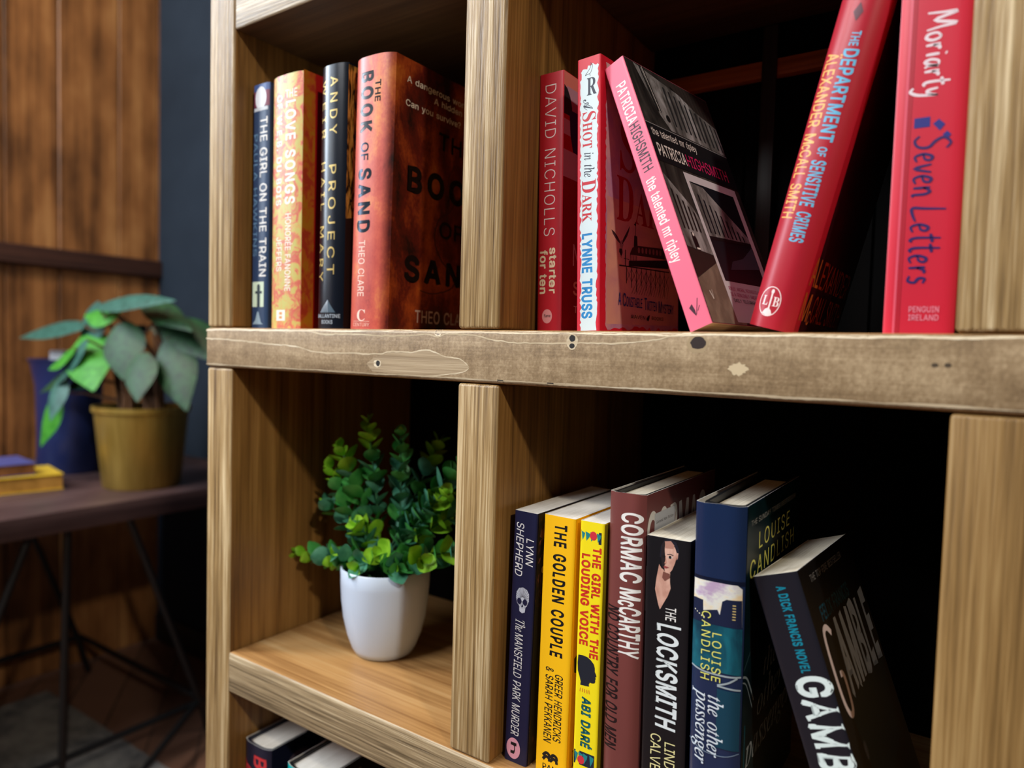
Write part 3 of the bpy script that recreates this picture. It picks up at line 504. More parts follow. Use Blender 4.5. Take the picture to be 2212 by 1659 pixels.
# brush handwriting: strokes in a box, x-height 0.5, cap height 1
HAND = {
 'M': (0.85, [[(0.05, 0), (0.12, 0.55), (0.18, 1.0), (0.4, 0.25), (0.66, 1.0), (0.72, 0.5), (0.8, 0.0)]]),
 'o': (0.42, [[(0.22, 0.5), (0.06, 0.36), (0.08, 0.08), (0.24, 0.0), (0.36, 0.2), (0.3, 0.44), (0.16, 0.5)]]),
 'r': (0.36, [[(0.08, 0.5), (0.1, 0.0)], [(0.1, 0.25), (0.2, 0.46), (0.32, 0.46)]]),
 'i': (0.2, [[(0.1, 0.48), (0.1, 0.02)], [(0.11, 0.68), (0.13, 0.74)]]),
 'a': (0.44, [[(0.34, 0.46), (0.16, 0.46), (0.06, 0.2), (0.16, 0.0), (0.3, 0.2), (0.36, 0.46), (0.34, 0.12), (0.42, 0.0)]]),
 't': (0.34, [[(0.18, 0.9), (0.14, 0.2), (0.22, 0.0), (0.3, 0.05)], [(0.0, 0.6), (0.34, 0.66)]]),
 'y': (0.42, [[(0.06, 0.5), (0.12, 0.16), (0.26, 0.2), (0.36, 0.5)], [(0.36, 0.5), (0.28, -0.15), (0.1, -0.45), (-0.06, -0.35)]]),
 'S': (0.6, [[(0.55, 0.9), (0.35, 1.02), (0.14, 0.82), (0.24, 0.58), (0.46, 0.38), (0.42, 0.08), (0.18, -0.04), (0.0, 0.1)]]),
 'e': (0.38, [[(0.06, 0.24), (0.26, 0.3), (0.3, 0.46), (0.16, 0.5), (0.05, 0.24), (0.14, 0.0), (0.34, 0.06)]]),
 'v': (0.36, [[(0.04, 0.5), (0.16, 0.0), (0.34, 0.5)]]),
 'n': (0.44, [[(0.08, 0.5), (0.08, 0.0)], [(0.08, 0.3), (0.22, 0.5), (0.33, 0.36), (0.34, 0.0), (0.42, 0.02)]]),
 'L': (0.6, [[(0.16, 1.0), (0.1, 0.4), (0.06, 0.02), (0.3, 0.02), (0.58, 0.12)]]),
 's': (0.34, [[(0.3, 0.44), (0.12, 0.5), (0.1, 0.32), (0.26, 0.2), (0.2, 0.0), (0.0, 0.04)]]),
}

def hand2d(text, w):
    vs, fs, x = [], [], 0.0
    for ch in text:
        if ch == ' ':
            x += 0.3
            continue
        adv, strokes = HAND[ch]
        for st in strokes:
            rv, rf = ribbon(smooth_pts([(x + a, b) for a, b in st]), w, True)
            o = len(vs)
            vs += rv
            fs += [[i + o for i in f] for f in rf]
        x += adv + 0.05
    return vs, fs, x

# ------------------------------------------------------------------ books
class Book:
    """spine faces -Y, front cover faces +X; local origin at the spine's lower left corner"""
    def __init__(self, label, group, loc, t, h, d, lean=0, yaw=0, hard=False, cover=None, pages=None, board=None, stand=0.0, wave=0.0, drop=0.003, b=None, p=None):
        self.root = thing('book', label, 'book', loc, group)
        self.root.rotation_euler = (0, R(lean), -R(yaw))
        self.t, self.h, self.d, self.hard = t, h, d, hard
        self.b = b if b is not None else (0.0045 if hard else 0.0007)
        self.p = p if p is not None else (4.0 if hard else 16.0)
        self.cover, self.pages, self.board = cover, pages, board
        self.stand, self.wave, self.drop = stand, wave, drop
        self.items = []
        self.lay = 0
    def ys(self, U):
        return self.b * min(1.0, abs(2 * U / self.t - 1)) ** self.p
    # --- printed matter: 2-D pieces in metres; face 's' spine (U across, V down) or 'f' front cover (A depth, B down)
    def put(self, face, vs, fs, m, layer=None):
        if layer is None:
            self.lay += 1
            layer = self.lay
        used = sorted({i for f in fs for i in f})
        idx = {i: k for k, i in enumerate(used)}
        self.items.append((face, [vs[i] for i in used], [[idx[i] for i in f] for f in fs], m, layer))
        return self
    def letters(self, face, vs, fe, m, layer):
        self.put(face, vs, fe[0], m, layer)
        if fe[1]:
            self.put(face, vs, fe[1], m, layer - 0.5)
        return self
    def poly(self, face, pts, m, layer=None):
        return self.put(face, pts, [list(range(len(pts)))], m, layer)
    def sp(self, pts, m):
        return self.poly('s', [(u * self.t, s * self.h) for u, s in pts], m)
    def rect(self, face, x0, x1, y0, y1, m):
        if face == 's':
            x0, x1, y0, y1 = x0 * self.t, x1 * self.t, y0 * self.h, y1 * self.h
        return self.poly(face, [(x0, y0), (x1, y0), (x1, y1), (x0, y1)], m)
    def ell(self, face, x, y, rx, ry, m, n=28):
        if face == 's':
            x, y = x * self.t, y * self.h
        return self.poly(face, [(x + rx * math.cos(2 * math.pi * k / n), y + ry * math.sin(2 * math.pi * k / n)) for k in range(n)], m)
    def ring(self, face, x, y, rx, ry, w, m, n=36):
        if face == 's':
            x, y = x * self.t, y * self.h
        pts = [(x + rx * math.cos(2 * math.pi * k / n), y + ry * math.sin(2 * math.pi * k / n)) for k in range(n + 1)]
        return self.put(face, *ribbon(pts, w), m)
    def line(self, face, pts, w, m, smooth=False, taper=False):
        if face == 's':
            pts = [(u * self.t, s * self.h) for u, s in pts]
        return self.put(face, *ribbon(smooth_pts(pts) if smooth else pts, w, taper), m)
    def word(self, text, s0, s1, uc, cap, m, font='s', w=0.0, shear=0.0, track=0.0):
        """reads down the spine, from s0 to s1 (fractions of height), letters cap*t tall centred on uc"""
        vs, fs, W = text2d(text, font, w, shear, track)
        k = cap * self.t
        xs = (s1 - s0) * self.h / W
        return self.letters('s', [(uc * self.t + (y - 0.5) * k, s0 * self.h + x * xs) for x, y in vs], fs, m, self.lay + 1)
    def upright(self, text, u0, u1, s0, cap, m, font='s', w=0.0, shear=0.0):
        vs, fs, W = text2d(text, font, w, shear)
        xs = (u1 - u0) * self.t / W
        return self.letters('s', [(u0 * self.t + x * xs, s0 * self.h + (1 - y) * cap) for x, y in vs], fs, m, self.lay + 1)
    def fword(self, text, a0, a1, b0, cap, m, font='s', w=0.0, shear=0.0, track=0.0, slope=0.0):
        """on the front cover from depth a0 to a1, top of capitals at b0 (metres from the head)"""
        vs, fs, W = text2d(text, font, w, shear, track)
        xs = (a1 - a0) / W
        return self.letters('f', [(a0 + x * xs, b0 + (1 - y) * cap + slope * x * xs) for x, y in vs], fs, m, self.lay + 1)
    def hand(self, text, s0, s1, u_base, cap, m, w=0.1):
        vs, fs, W = hand2d(text, w)
        xs = (s1 - s0) * self.h / W
        return self.put('s', [(u_base * self.t + y * cap * self.t, s0 * self.h + x * xs) for x, y in vs], fs, m)
    # --- build
    def plan(self, off, dd):
        """outline of the cover offset inwards by off, back edge at depth dd"""
        n = 30 if self.hard else 14
        pts = []
        for i in range(n + 1):
            q = -math.cos(math.pi * i / n)            # denser at the joints
            U = (q * 0.5 + 0.5) * self.t
            pts.append((U, self.ys(U)))
        t = self.t
        out = [(off, dd), (off, self.b + off * 0.6)]
        for U, y in pts[1:-1]:
            x = off + (t - 2 * off) * U / t
            out.append((x, y + off))
        out += [(t - off, self.b + off * 0.6), (t - off, dd)]
        return out
    def shell(self, mb, o0, o1, z0, z1, dd, m, mi=None, wave=0.0, shift=0.0):
        A, B = self.plan(o0, dd), self.plan(o1, dd)
        B = [(x + (shift if x < self.t * 0.5 else 0), y) for x, y in B]
        n = len(A)
        def top(i):
            return z1 + 0.55 * wave * (mnoise.noise(Vector((A[i][0] * 70, A[i][1] * 30 + self.t * 91, 3.3))) - 0.2)
        vs = [(x, y, z0) for x, y in A] + [(x, y, top(i)) for i, (x, y) in enumerate(A)] + [(x, y, z0) for x, y in B] + [(x, y, top(i)) for i, (x, y) in enumerate(B)]
        of = [[i, i + 1, n + i + 1, n + i] for i in range(n - 1)]
        inf = [[2 * n + i + 1, 2 * n + i, 3 * n + i, 3 * n + i + 1] for i in range(n - 1)]
        rim = [[n + i, n + i + 1, 3 * n + i + 1, 3 * n + i] for i in range(n - 1)] + [[i + 1, i, 2 * n + i, 2 * n + i + 1] for i in range(n - 1)]
        rim += [[0, n, 3 * n, 2 * n], [n - 1, 2 * n + n - 1, 3 * n + n - 1, n + n - 1]]
        mb.add(vs, of, m)
        mb.add(vs, inf + rim, mi or m)
    def finish(self):
        t, h, d = self.t, self.h, self.d
        mb = MB()
        if self.hard:
            self.shell(mb, 0.0, 0.00035, 0.0, h, d, self.cover, PAPER_WHITE, self.wave)
        else:
            self.shell(mb, 0.0, 0.0004, 0.0, h, d, self.cover, PAPER_WHITE)
        for face, vs, fs, m, layer in self.items:
            e = (0.00006 + 0.000028 * layer) if self.b > 0.001 and face == 's' else (0.00004 + 0.000012 * layer)
            if face == 's' and self.b > 0.001:
                bm = bmesh.new()
                bv = [bm.verts.new((a, b, 0)) for a, b in vs]
                for f in fs:
                    try:
                        bm.faces.new([bv[i] for i in f])
                    except ValueError:
                        pass
                lo, hi = min(a for a, b in vs), max(a for a, b in vs)
                k = 0.0
                while k < t:
                    if lo < k < hi:
                        bmesh.ops.bisect_plane(bm, geom=bm.verts[:] + bm.edges[:] + bm.faces[:], plane_co=(k, 0, 0), plane_no=(1, 0, 0), dist=1e-7)
                    k += 0.0011
                bm.verts.index_update()
                vs = [(v.co.x, v.co.y) for v in bm.verts]
                fs = [[v.index for v in f.verts] for f in bm.faces]
                bm.free()
            if face == 's':
                P = [(a, self.ys(a) - e, h - b) for a, b in vs]
            else:
                P = [(t + e, a, h - b) for a, b in vs]
            mb.add(P, fs, m)
        mb.build('dust_jacket' if self.hard else 'cover', self.root, 35)
        pg = MB()
        if self.hard:
            bd = MB()
            self.shell(bd, 0.0006, 0.0030, 0.0, h - 0.0006, d - 0.001, self.board, None, 0.0, 0.0)
            if self.stand:
                bd.v = [(x + (self.stand * min(1, max(0, 1.2 - y / (d * 0.9))) if x < t * 0.5 else 0), y + self.stand * 0.35 * (1 if y < 0.02 else 0), z) for x, y, z in bd.v]
            bd.build('board_cover', self.root, 35)
            self.block(pg, 0.0031 + self.stand, 0.0031, 0.003, h - self.drop, d - 0.004)
            hb = MB()
        else:
            self.block(pg, 0.00045, 0.00045, 0.0002, h - 0.0003, d - 0.0006)
        pg.build('page_block', self.root)
        return self
    def block(self, mb, ol, orr, z0, z1, dd):
        t = self.t
        n = 10
        pts = [(ol, dd)]
        for i in range(n + 1):
            x = ol + (t - ol - orr) * i / n
            pts.append((x, self.ys(x) + (0.004 if self.hard else 0.0006) + self.stand * 0.4))
        pts.append((t - orr, dd))
        k = len(pts)
        vs = [(x, y, z0) for x, y in pts] + [(x, y, z1) for x, y in pts]
        fs = [[i, (i + 1) % k, k + (i + 1) % k, k + i] for i in range(k)]
        fs += [list(range(k))[::-1], [k + i for i in range(k)]]
        mb.add(vs, fs, self.pages or PAGES)

def pages_mat(name, a, b):
    w = NT(name, 0.85, 0.2)
    v = w.coord()
    n1 = w.noise(v, (2600, 12, 12), 1.0, 2, 0.6)
    n2 = w.noise(v, (60, 40, 40), 1.0, 2, 0.5)
    w.base(w.ramp(w.math('ADD', w.math('MULTIPLY', n1, 0.6), w.math('MULTIPLY', n2, 0.4)), [(0.36, a), (0.62, b)]))
    w.bump(n1, 0.25, 0.0004)
    return w.m

PAPER_WHITE = ink((228, 226, 220), 0.7)
PAGES = pages_mat('page_edges', (196, 186, 164), (238, 232, 216))
PAGES_WHITE = pages_mat('white_page_edges', (214, 210, 200), (246, 243, 236))
PAGES_TAN = pages_mat('tanned_page_edges', (186, 164, 120), (222, 204, 164))
WHITE = ink((238, 236, 232)); BLACK = ink((14, 14, 17))

def ragged(p0, p1, n, amp, seed):
    rnd = random.Random(seed)
    out = []
    dx, dy = p1[0] - p0[0], p1[1] - p0[1]
    L = math.hypot(dx, dy)
    for i in range(n):
        q = (i + 0.5 * rnd.random()) / n
        a = amp * (rnd.random() - 0.5) * 2
        out.append((p0[0] + dx * q - dy / L * a, p0[1] + dy * q + dx / L * a))
    return out
# ------------------------------------------------------------------ room: floor, plank wall, dark blue wall
ZF = -1.18
def struct(name, mb, bev=None):
    return tag(mb.build(name), kind='structure')

fl = NT('floor_boards', 0.5, 0.4)
v_ = fl.coord(False)
br = fl.n('ShaderNodeTexBrick')
mp_ = fl.n('ShaderNodeMapping'); mp_.inputs['Rotation'].default_value = (0, 0, R(38))
fl.l(v_, mp_.inputs['Vector']); fl.l(mp_.outputs[0], br.inputs['Vector'])
br.inputs['Color1'].default_value = col(128, 92, 74); br.inputs['Color2'].default_value = col(96, 66, 52); br.inputs['Mortar'].default_value = col(40, 28, 24)
br.inputs['Scale'].default_value = 1.0; br.inputs['Brick Width'].default_value = 0.9; br.inputs['Row Height'].default_value = 0.14; br.inputs['Mortar Size'].default_value = 0.004
n_ = fl.noise(v_, (14, 14, 14), 1.0, 4, 0.6)
fl.base(fl.mix(fl.math('MULTIPLY', n_, 0.5), br.outputs[0], (150, 112, 92)))
mb = MB(); mb.box((-2.0, -4.0, ZF - 0.05), (3.5, 1.1, ZF), fl.m); struct('floor', mb)

pw = wood('wall_planks', 2, (70, 42, 22), (154, 102, 58), (200, 146, 90), 11, 120, 0.45, 0.2, 0.45, 0.4, (0.9, 0.15))
mb = MB()
y = -2.6
k_ = 0
while y < 1.0:
    wdt = [0.145, 0.185, 0.16, 0.20][k_ % 4]
    y1 = min(y + wdt, 1.0)
    mb.box((-1.93, y + 0.0015, ZF), (-1.90 + 0.002 * (k_ % 2), y1 - 0.0015, 2.2), pw, 0.003, 1)
    y = y1; k_ += 1
mb.box((-2.0, -2.6, ZF), (-1.93, 1.05, 2.2), ink((40, 26, 18)))
struct('wall_left', mb)
mb = MB(); mb.box((-1.90, -2.6, 0.222), (-1.872, 1.0, 0.285), wood('dark_rail', 1, (44, 24, 18), (62, 36, 27), (82, 50, 38)), 0.004)
struct('trim_1', mb)
bl = NT('blue_paint', 0.8, 0.15)
v_ = bl.coord(False)
bl.base(bl.ramp(bl.noise(v_, (3, 3, 3), 1.0, 4, 0.6), [(0.3, (30, 39, 50)), (0.7, (38, 48, 60))]))
bl.bump(bl.noise(v_, (160, 160, 160), 1.0, 2, 0.5), 0.1, 0.001)
mb = MB(); mb.box((-2.0, 1.0, ZF), (3.5, 1.08, 2.2), bl.m); struct('wall_back', mb)
mb = MB(); mb.box((-1.89, 0.985, ZF), (3.5, 1.0, ZF + 0.10), ink((28, 34, 44)), 0.003); struct('baseboard_back', mb)

# ------------------------------------------------------------------ bookcase
TB, ZS, TS, ZU = 0.045, -0.3717, 0.0465, 0.328
XL, XM0, XM1, XR0, XR1 = 0.0463, 0.3724, 0.4161, 0.7359, 0.7840
D = 0.30
FACE = wood('rough_sawn_lit_edge', 2, (80, 56, 28), (164, 134, 88), (230, 208, 166), 85, 520, 0.2, 1.0, 0.42, 0.5, (0.75, 0.5))  # rough fronts, paler and greyer: cool front light is in the colour
SIDE = wood('waxed_pine_shaded_side', 2, (82, 54, 24), (134, 95, 46), (168, 126, 70), 60, 380, 0.3, 0.3, 0.45, 0.4)  # waxed sides, darker and oranger: dim warm light is in the colour
FACEX = wood('rough_sawn_edge_long', 0, (92, 76, 52), (162, 140, 106), (216, 198, 164), 90, 560, 0.2, 0.9, 0.46, 0.5, (0.5, 0.45))
TOPX = wood('waxed_pine_board', 0, (134, 92, 50), (180, 136, 84), (206, 172, 122), 40, 300, 0.35, 0.25, 0.36, 0.5)
CEILX = wood('shaded_waxed_board', 0, (62, 42, 26), (88, 62, 40), (112, 82, 54), 40, 300, 0.35, 0.25, 0.5, 0.4)  # upper shelf wood, darkened to imitate the shade on its underside
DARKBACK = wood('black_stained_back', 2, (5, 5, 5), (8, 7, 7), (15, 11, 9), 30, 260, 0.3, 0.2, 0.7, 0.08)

bw = NT('weathered_beam', 0.5, 0.5)
v_ = bw.coord(False)
a1 = bw.noise(v_, (9, 30, 40), 1.0, 4, 0.6, 0.8)
a2 = bw.noise(v_, (420, 300, 330), 1.0, 3, 0.6)
a3 = bw.noise(v_, (60, 8, 5), 1.0, 3, 0.6)
a4 = bw.noise(v_, (16, 100, 700), 1.0, 2, 0.5)
f_ = bw.math('ADD', bw.math('MULTIPLY', a1, 0.36), bw.math('MULTIPLY', a2, 0.26))
f_ = bw.math('ADD', f_, bw.math('ADD', bw.math('MULTIPLY', a3, 0.24), bw.math('MULTIPLY', a4, 0.12)))
bw.base(bw.ramp(bw.math('DIVIDE', f_, 0.98), [(0.36, (110, 88, 62)), (0.5, (150, 126, 94)), (0.64, (188, 164, 130))]))
bw.bump(bw.math('ADD', a2, a3), 0.35, 0.0007)

bookcase = thing('bookcase', 'chunky waxed timber bookcase of open square compartments holding the books', 'bookcase', (0, 0, ZF))
def bpart(name, mb, smooth=40):
    o = mb.build(name, bookcase, smooth)
    o.location = (0, 0, -ZF)
    return o

def board(name, a, b, face, side, axis, bev=0.003):
    """timber with its own front-edge material; front is -Y"""
    bm = bmesh.new()
    bmesh.ops.create_cube(bm, size=1.0)
    for v in bm.verts:
        v.co = Vector(((a[i] + b[i]) / 2 + v.co[i] * (b[i] - a[i]) for i in range(3)))
    bmesh.ops.bevel(bm, geom=bm.edges[:], offset=bev, segments=3, affect='EDGES', profile=0.5)
    m = MB()
    bm.verts.index_update()
    bm.normal_update()
    vs = [v.co[:] for v in bm.verts]
    m.add(vs, [[v.index for v in f.verts] for f in bm.faces if f.normal.y < -0.5], face)
    m.add(vs, [[v.index for v in f.verts] for f in bm.faces if f.normal.y >= -0.5], side)
    bm.free()
    # join the two halves' seam vertices
    return m

def welded(m):
    bm = bmesh.new()
    vs = [bm.verts.new(p) for p in m.v]
    for f, k in zip(m.f, m.fm):
        ff = bm.faces.new([vs[i] for i in f]); ff.material_index = k
    bmesh.ops.remove_doubles(bm, verts=bm.verts[:], dist=1e-6)
    bm.verts.index_update()
    n = MB(); n.mats = m.mats
    n.v = [v.co[:] for v in bm.verts]
    for f in bm.faces:
        n.f.append([v.index for v in f.verts]); n.fm.append(f.material_index)
    bm.free()
    return n

GAP = 0.0008
for x0, x1 in ((0.0, XL), (XM0 - 0.0015, XM1 - 0.0015), (XR0, XR1)):
    bpart('upright', welded(board('', (x0, 0.0005, GAP), (x1, D, 0.95), FACE, SIDE, 2)))
FACE2 = wood('shaded_honey_edge', 2, (92, 66, 30), (142, 110, 64), (178, 148, 98), 70, 480, 0.25, 0.6, 0.5, 0.4)  # honey wood with the lower right's shade put into its colour
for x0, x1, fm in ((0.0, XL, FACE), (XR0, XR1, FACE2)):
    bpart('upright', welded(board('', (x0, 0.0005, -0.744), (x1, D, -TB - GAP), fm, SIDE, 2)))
bpart('upright', welded(board('', (XM0, 0.0, ZS + 0.0004), (XM1, D, -TB - GAP), FACE, SIDE, 2)))
bpart('upright', welded(board('', (XM0, 0.0005, -0.744), (XM1, D, ZS - TS - 0.0004), FACE, SIDE, 2)))
for x0, x1 in ((0.0, XL), (XM0, XM1), (XR0, XR1)):
    bpart('foot', welded(board('', (x0, 0.003, ZF), (x1, D, -0.79), FACE, SIDE, 2)))
for x0, x1 in ((XL + 0.0003, XM0 - 0.0018), (XM1 - 0.0012, XR0 - 0.0003)):
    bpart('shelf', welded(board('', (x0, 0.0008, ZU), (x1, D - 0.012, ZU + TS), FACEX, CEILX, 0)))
bpart('shelf', welded(board('', (XL + 0.0003, -0.0008, ZS - TS), (XR0 - 0.0003, D - 0.012, ZS), FACEX, TOPX, 0)))
bpart('shelf', welded(board('', (0.0, 0.0, -0.79), (XR1, D, -0.744), FACEX, TOPX, 0)))
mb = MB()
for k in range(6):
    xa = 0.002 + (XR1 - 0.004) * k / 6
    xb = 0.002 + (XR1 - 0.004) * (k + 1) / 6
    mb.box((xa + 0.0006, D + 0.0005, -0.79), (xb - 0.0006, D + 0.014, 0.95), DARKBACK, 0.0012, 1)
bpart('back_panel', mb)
mb = MB(); mb.box((XM1 + 0.01, D - 0.012, 0.276), (XR0 - 0.002, D, 0.294), wood('orange_glint', 0, (150, 76, 24), (190, 104, 36), (214, 132, 56)), 0.002); bpart('glint_batten', mb)  # added batten whose orange imitates glints in the dark back
mb = MB(); mb.box((0.541, D - 0.016, 0.0), (0.556, D - 0.0125, 0.327), wood('dark_back_strip', 2, (30, 24, 20), (46, 38, 32), (60, 50, 42)), 0.001); bpart('back_strip', mb)
# weathered front beam with its growth lines, resin tongue, knots and staple dents
BV = 0.0038
beam = welded(board('', (-0.001, -0.0012, -TB), (XR1 + 0.004, D, 0.0), bw.m, TOPX, 0, BV))
def beam_y(z):
    y = -0.0012
    if z > -BV:
        q = min(z, -0.0002) + BV
        y += BV - math.sqrt(max(BV * BV - q * q, 0))
    if z < -TB + BV:
        q = -TB + BV - max(z, -TB + 0.0002)
        y += BV - math.sqrt(max(BV * BV - q * q, 0))
    return y
def on_beam(vs, fs, m, e):
    beam.add([(x, beam_y(z) - e, max(min(z, -0.0002), -TB + 0.0002)) for x, z in vs], fs, m)
def rough_line(pts, w, seed):
    rnd = random.Random(seed)
    pts = smooth_pts(pts, 9)
    pts = [(x, z + 0.0007 * mnoise.noise(Vector((x * 130, seed, 0))) + 0.0002 * (rnd.random() - 0.5)) for x, z in pts]
    vs, fs = [], []
    for i, (x, z) in enumerate(pts):
        ww = w * (0.42 + 0.55 * mnoise.noise(Vector((x * 60, seed + 9, 0))) + 0.25 * rnd.random()) * (1.0 - 0.55 * i / len(pts))
        ww = max(ww, w * 0.05)
        vs += [(x, z + w * 0.22), (x, z - ww)]
    for i in range(len(pts) - 1):
        fs.append([2 * i, 2 * i + 1, 2 * i + 3, 2 * i + 2])
    return vs, fs
pale = wood('pale_growth_and_highlight', 0, (176, 154, 120), (208, 190, 158), (232, 220, 194), 200, 500, 0.2, 0.3, 0.5)
pale2 = wood('resin_tongue', 0, (138, 116, 86), (172, 150, 118), (204, 184, 152), 240, 420, 0.3, 0.3, 0.5)
L1 = [(0.0, -0.0025), (0.0446, -0.0012), (0.1018, -0.0022), (0.1754, -0.0025), (0.2007, -0.0053), (0.2438, -0.0049), (0.2775, -0.0062), (0.3196, -0.0055), (0.3356, -0.0041), (0.3493, -0.0062), (0.3626, -0.0039), (0.3901, -0.0047), (0.413, -0.0086), (0.4381, -0.0103), (0.4818, -0.0098), (0.4963, -0.0094), (0.5247, -0.009), (0.5499, -0.0068), (0.5673, -0.003), (0.5796, -0.001)]
L2 = [(0.0, -0.0119), (0.0417, -0.0132), (0.0755, -0.0146), (0.1163, -0.0166), (0.1574, -0.0185), (0.1936, -0.0237), (0.2442, -0.0233), (0.278, -0.0232), (0.2951, -0.0205), (0.3201, -0.0206), (0.336, -0.018), (0.3497, -0.0206), (0.3575, -0.0234), (0.3744, -0.0251), (0.3828, -0.0292), (0.3847, -0.0334), (0.3748, -0.0374), (0.3503, -0.0406), (0.3308, -0.0425)]
tongue = smooth_pts(L2[8:], 5) + [(0.31, -0.0425), (0.27, -0.040), (0.262, -0.033), (0.272, -0.027)]
on_beam(tongue, [list(range(len(tongue)))], pale2, 0.00005)
on_beam(*rough_line(L1, 0.0021, 3), pale, 0.0001)
on_beam(*rough_line(L2, 0.0019, 4), pale, 0.0001)
def blob(x, z, rx, rz, m, e, seed, n=22, j=0.16):
    rnd = random.Random(seed)
    on_beam([(x + rx * (1 + j * (rnd.random() - 0.5)) * math.cos(2 * math.pi * k / n), z + rz * (1 + j * (rnd.random() - 0.5)) * math.sin(2 * math.pi * k / n)) for k in range(n)], [list(range(n))], m, e)
def edge_highlight(z, w, seed):  # pale strips that paint a highlight along the beam's edges
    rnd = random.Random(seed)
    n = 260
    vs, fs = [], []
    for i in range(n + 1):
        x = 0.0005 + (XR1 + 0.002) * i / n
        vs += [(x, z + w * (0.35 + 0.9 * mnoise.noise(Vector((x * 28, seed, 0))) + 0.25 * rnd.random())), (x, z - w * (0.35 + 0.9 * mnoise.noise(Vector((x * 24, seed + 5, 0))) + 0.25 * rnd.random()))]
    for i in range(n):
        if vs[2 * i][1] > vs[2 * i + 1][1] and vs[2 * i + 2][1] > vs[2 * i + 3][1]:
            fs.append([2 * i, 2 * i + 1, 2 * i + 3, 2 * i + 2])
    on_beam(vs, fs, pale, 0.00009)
edge_highlight(-0.0022, 0.0016, 31)
edge_highlight(-TB + 0.0030, 0.0013, 32)
knot_dark = ink((44, 30, 26), 0.5); knot_ring = ink((168, 146, 112), 0.5); hole = ink((24, 18, 16), 0.7)
blob(0.5850, -0.0088, 0.0078, 0.0062, knot_ring, 0.00006, 11); blob(0.5855, -0.0079, 0.0056, 0.0044, knot_dark, 0.00009, 12)
blob(0.3501, -0.0022, 0.0044, 0.0038, pale, 0.00011, 13); blob(0.3501, -0.0018, 0.0032, 0.0032, ink((70, 50, 40), 0.5), 0.00014, 14)
blob(0.2765, -0.0324, 0.0048, 0.0036, pale, 0.00011, 15); blob(0.2775, -0.0322, 0.0027, 0.0027, hole, 0.00014, 16)
blob(0.4856, -0.0085, 0.0050, 0.0062, pale, 0.00011, 17); blob(0.4856, -0.0060, 0.0027, 0.0026, hole, 0.00014, 18); blob(0.4855, -0.0118, 0.0024, 0.0020, hole, 0.00014, 19)
blob(0.6135, -0.0252, 0.0062, 0.0042, ink((206, 186, 150), 0.5), 0.00008, 20, 22, 0.5)
blob(0.7271, -0.0184, 0.0018, 0.0013, ink((72, 58, 40), 0.6), 0.00008, 21); blob(0.7336, -0.0182, 0.0018, 0.0013, ink((72, 58, 40), 0.6), 0.00008, 22)
for x in (0.4184, 0.4668):
    on_beam([(x - 0.003, -0.0413), (x + 0.003, -0.0413), (x + 0.003, -0.0421), (x - 0.003, -0.0421)], [[0, 1, 2, 3]], hole, 0.0001)
    for dx in (-0.0027, 0.0027):
        on_beam([(x + dx - 0.0004, -0.0415), (x + dx + 0.0004, -0.0415), (x + dx + 0.0004, -0.0432), (x + dx - 0.0004, -0.0432)], [[0, 1, 2, 3]], hole, 0.0001)
bpart('beam', beam)
# ------------------------------------------------------------------ covers with printed patterns
def blotch_mat(name, stops, scale, detail=4, rough=0.4, dist=0.6):
    w = NT(name, rough, 0.5)
    w.base(w.ramp(w.noise(w.coord(False), scale, 1.0, detail, 0.6, dist), stops))
    return w.m

C_LOVE = blotch_mat('blotched_yellow_cover', [(0.36, (196, 188, 104)), (0.47, (204, 176, 96)), (0.53, (214, 132, 92)), (0.60, (206, 92, 84)), (0.68, (200, 150, 90))], (95, 95, 75), 3, 0.4, 1.2)
wS = NT('burnt_sand_cover', 0.36, 0.5)
v_ = wS.coord(False)
sx_ = wS.n('ShaderNodeSeparateXYZ'); wS.l(v_, sx_.inputs[0])
n1_ = wS.noise(v_, (20, 20, 11), 1.0, 8, 0.62, 0.25)
n2_ = wS.noise(v_, (420, 420, 300), 1.0, 2, 0.6)
fa_ = wS.math('ADD', wS.math('MULTIPLY', n1_, 1.0), wS.math('MULTIPLY', n2_, 0.14))
spine_ = wS.ramp(fa_, [(0.34, (120, 44, 40)), (0.48, (186, 76, 66)), (0.60, (206, 96, 76)), (0.74, (232, 150, 84))])
side_ = wS.ramp(fa_, [(0.42, (38, 14, 12)), (0.54, (96, 26, 16)), (0.66, (158, 66, 26)), (0.80, (196, 110, 40))])
sel_ = wS.n('ShaderNodeMapRange'); sel_.inputs[1].default_value = 0.042; sel_.inputs[2].default_value = 0.0505
wS.l(sx_.outputs[0], sel_.inputs[0])
wS.base(wS.mix(sel_.outputs[0], spine_, side_))
C_SAND = wS.m
C_MAR = blotch_mat('maroon_jacket', [(0.3, (100, 52, 50)), (0.7, (122, 62, 58))], (8, 8, 5), 3, 0.42)
C_HAIL = ink((11, 16, 27), 0.24, 0, 0.5, 0.0)
C_FEATH = blotch_mat('feather_print', [(0.40, (16, 14, 16)), (0.56, (34, 22, 20)), (0.62, (104, 56, 44)), (0.7, (128, 74, 58))], (60, 60, 34), 6, 0.4, 2.5)
C_TEAL = blotch_mat('teal_print', [(0.35, (8, 52, 72)), (0.65, (20, 104, 120))], (50, 50, 30), 4, 0.3)
C_GOLDPAT = NT('gold_foil_print', 0.35, 0.5)
C_GOLDPAT.b.inputs['Metallic'].default_value = 0.5
C_GOLDPAT.base(C_GOLDPAT.ramp(C_GOLDPAT.noise(C_GOLDPAT.coord(False), (160, 160, 30), 1.0, 4, 0.6, 2.0), [(0.44, (24, 20, 14)), (0.5, (150, 118, 44)), (0.62, (214, 176, 84))]))
C_GOLDPAT = C_GOLDPAT.m
RED = ink((196, 28, 44), 0.42)
FOIL = ink((40, 46, 56), 0.22, 0.85)
GOLDINK = ink((206, 178, 104), 0.3, 0.35)

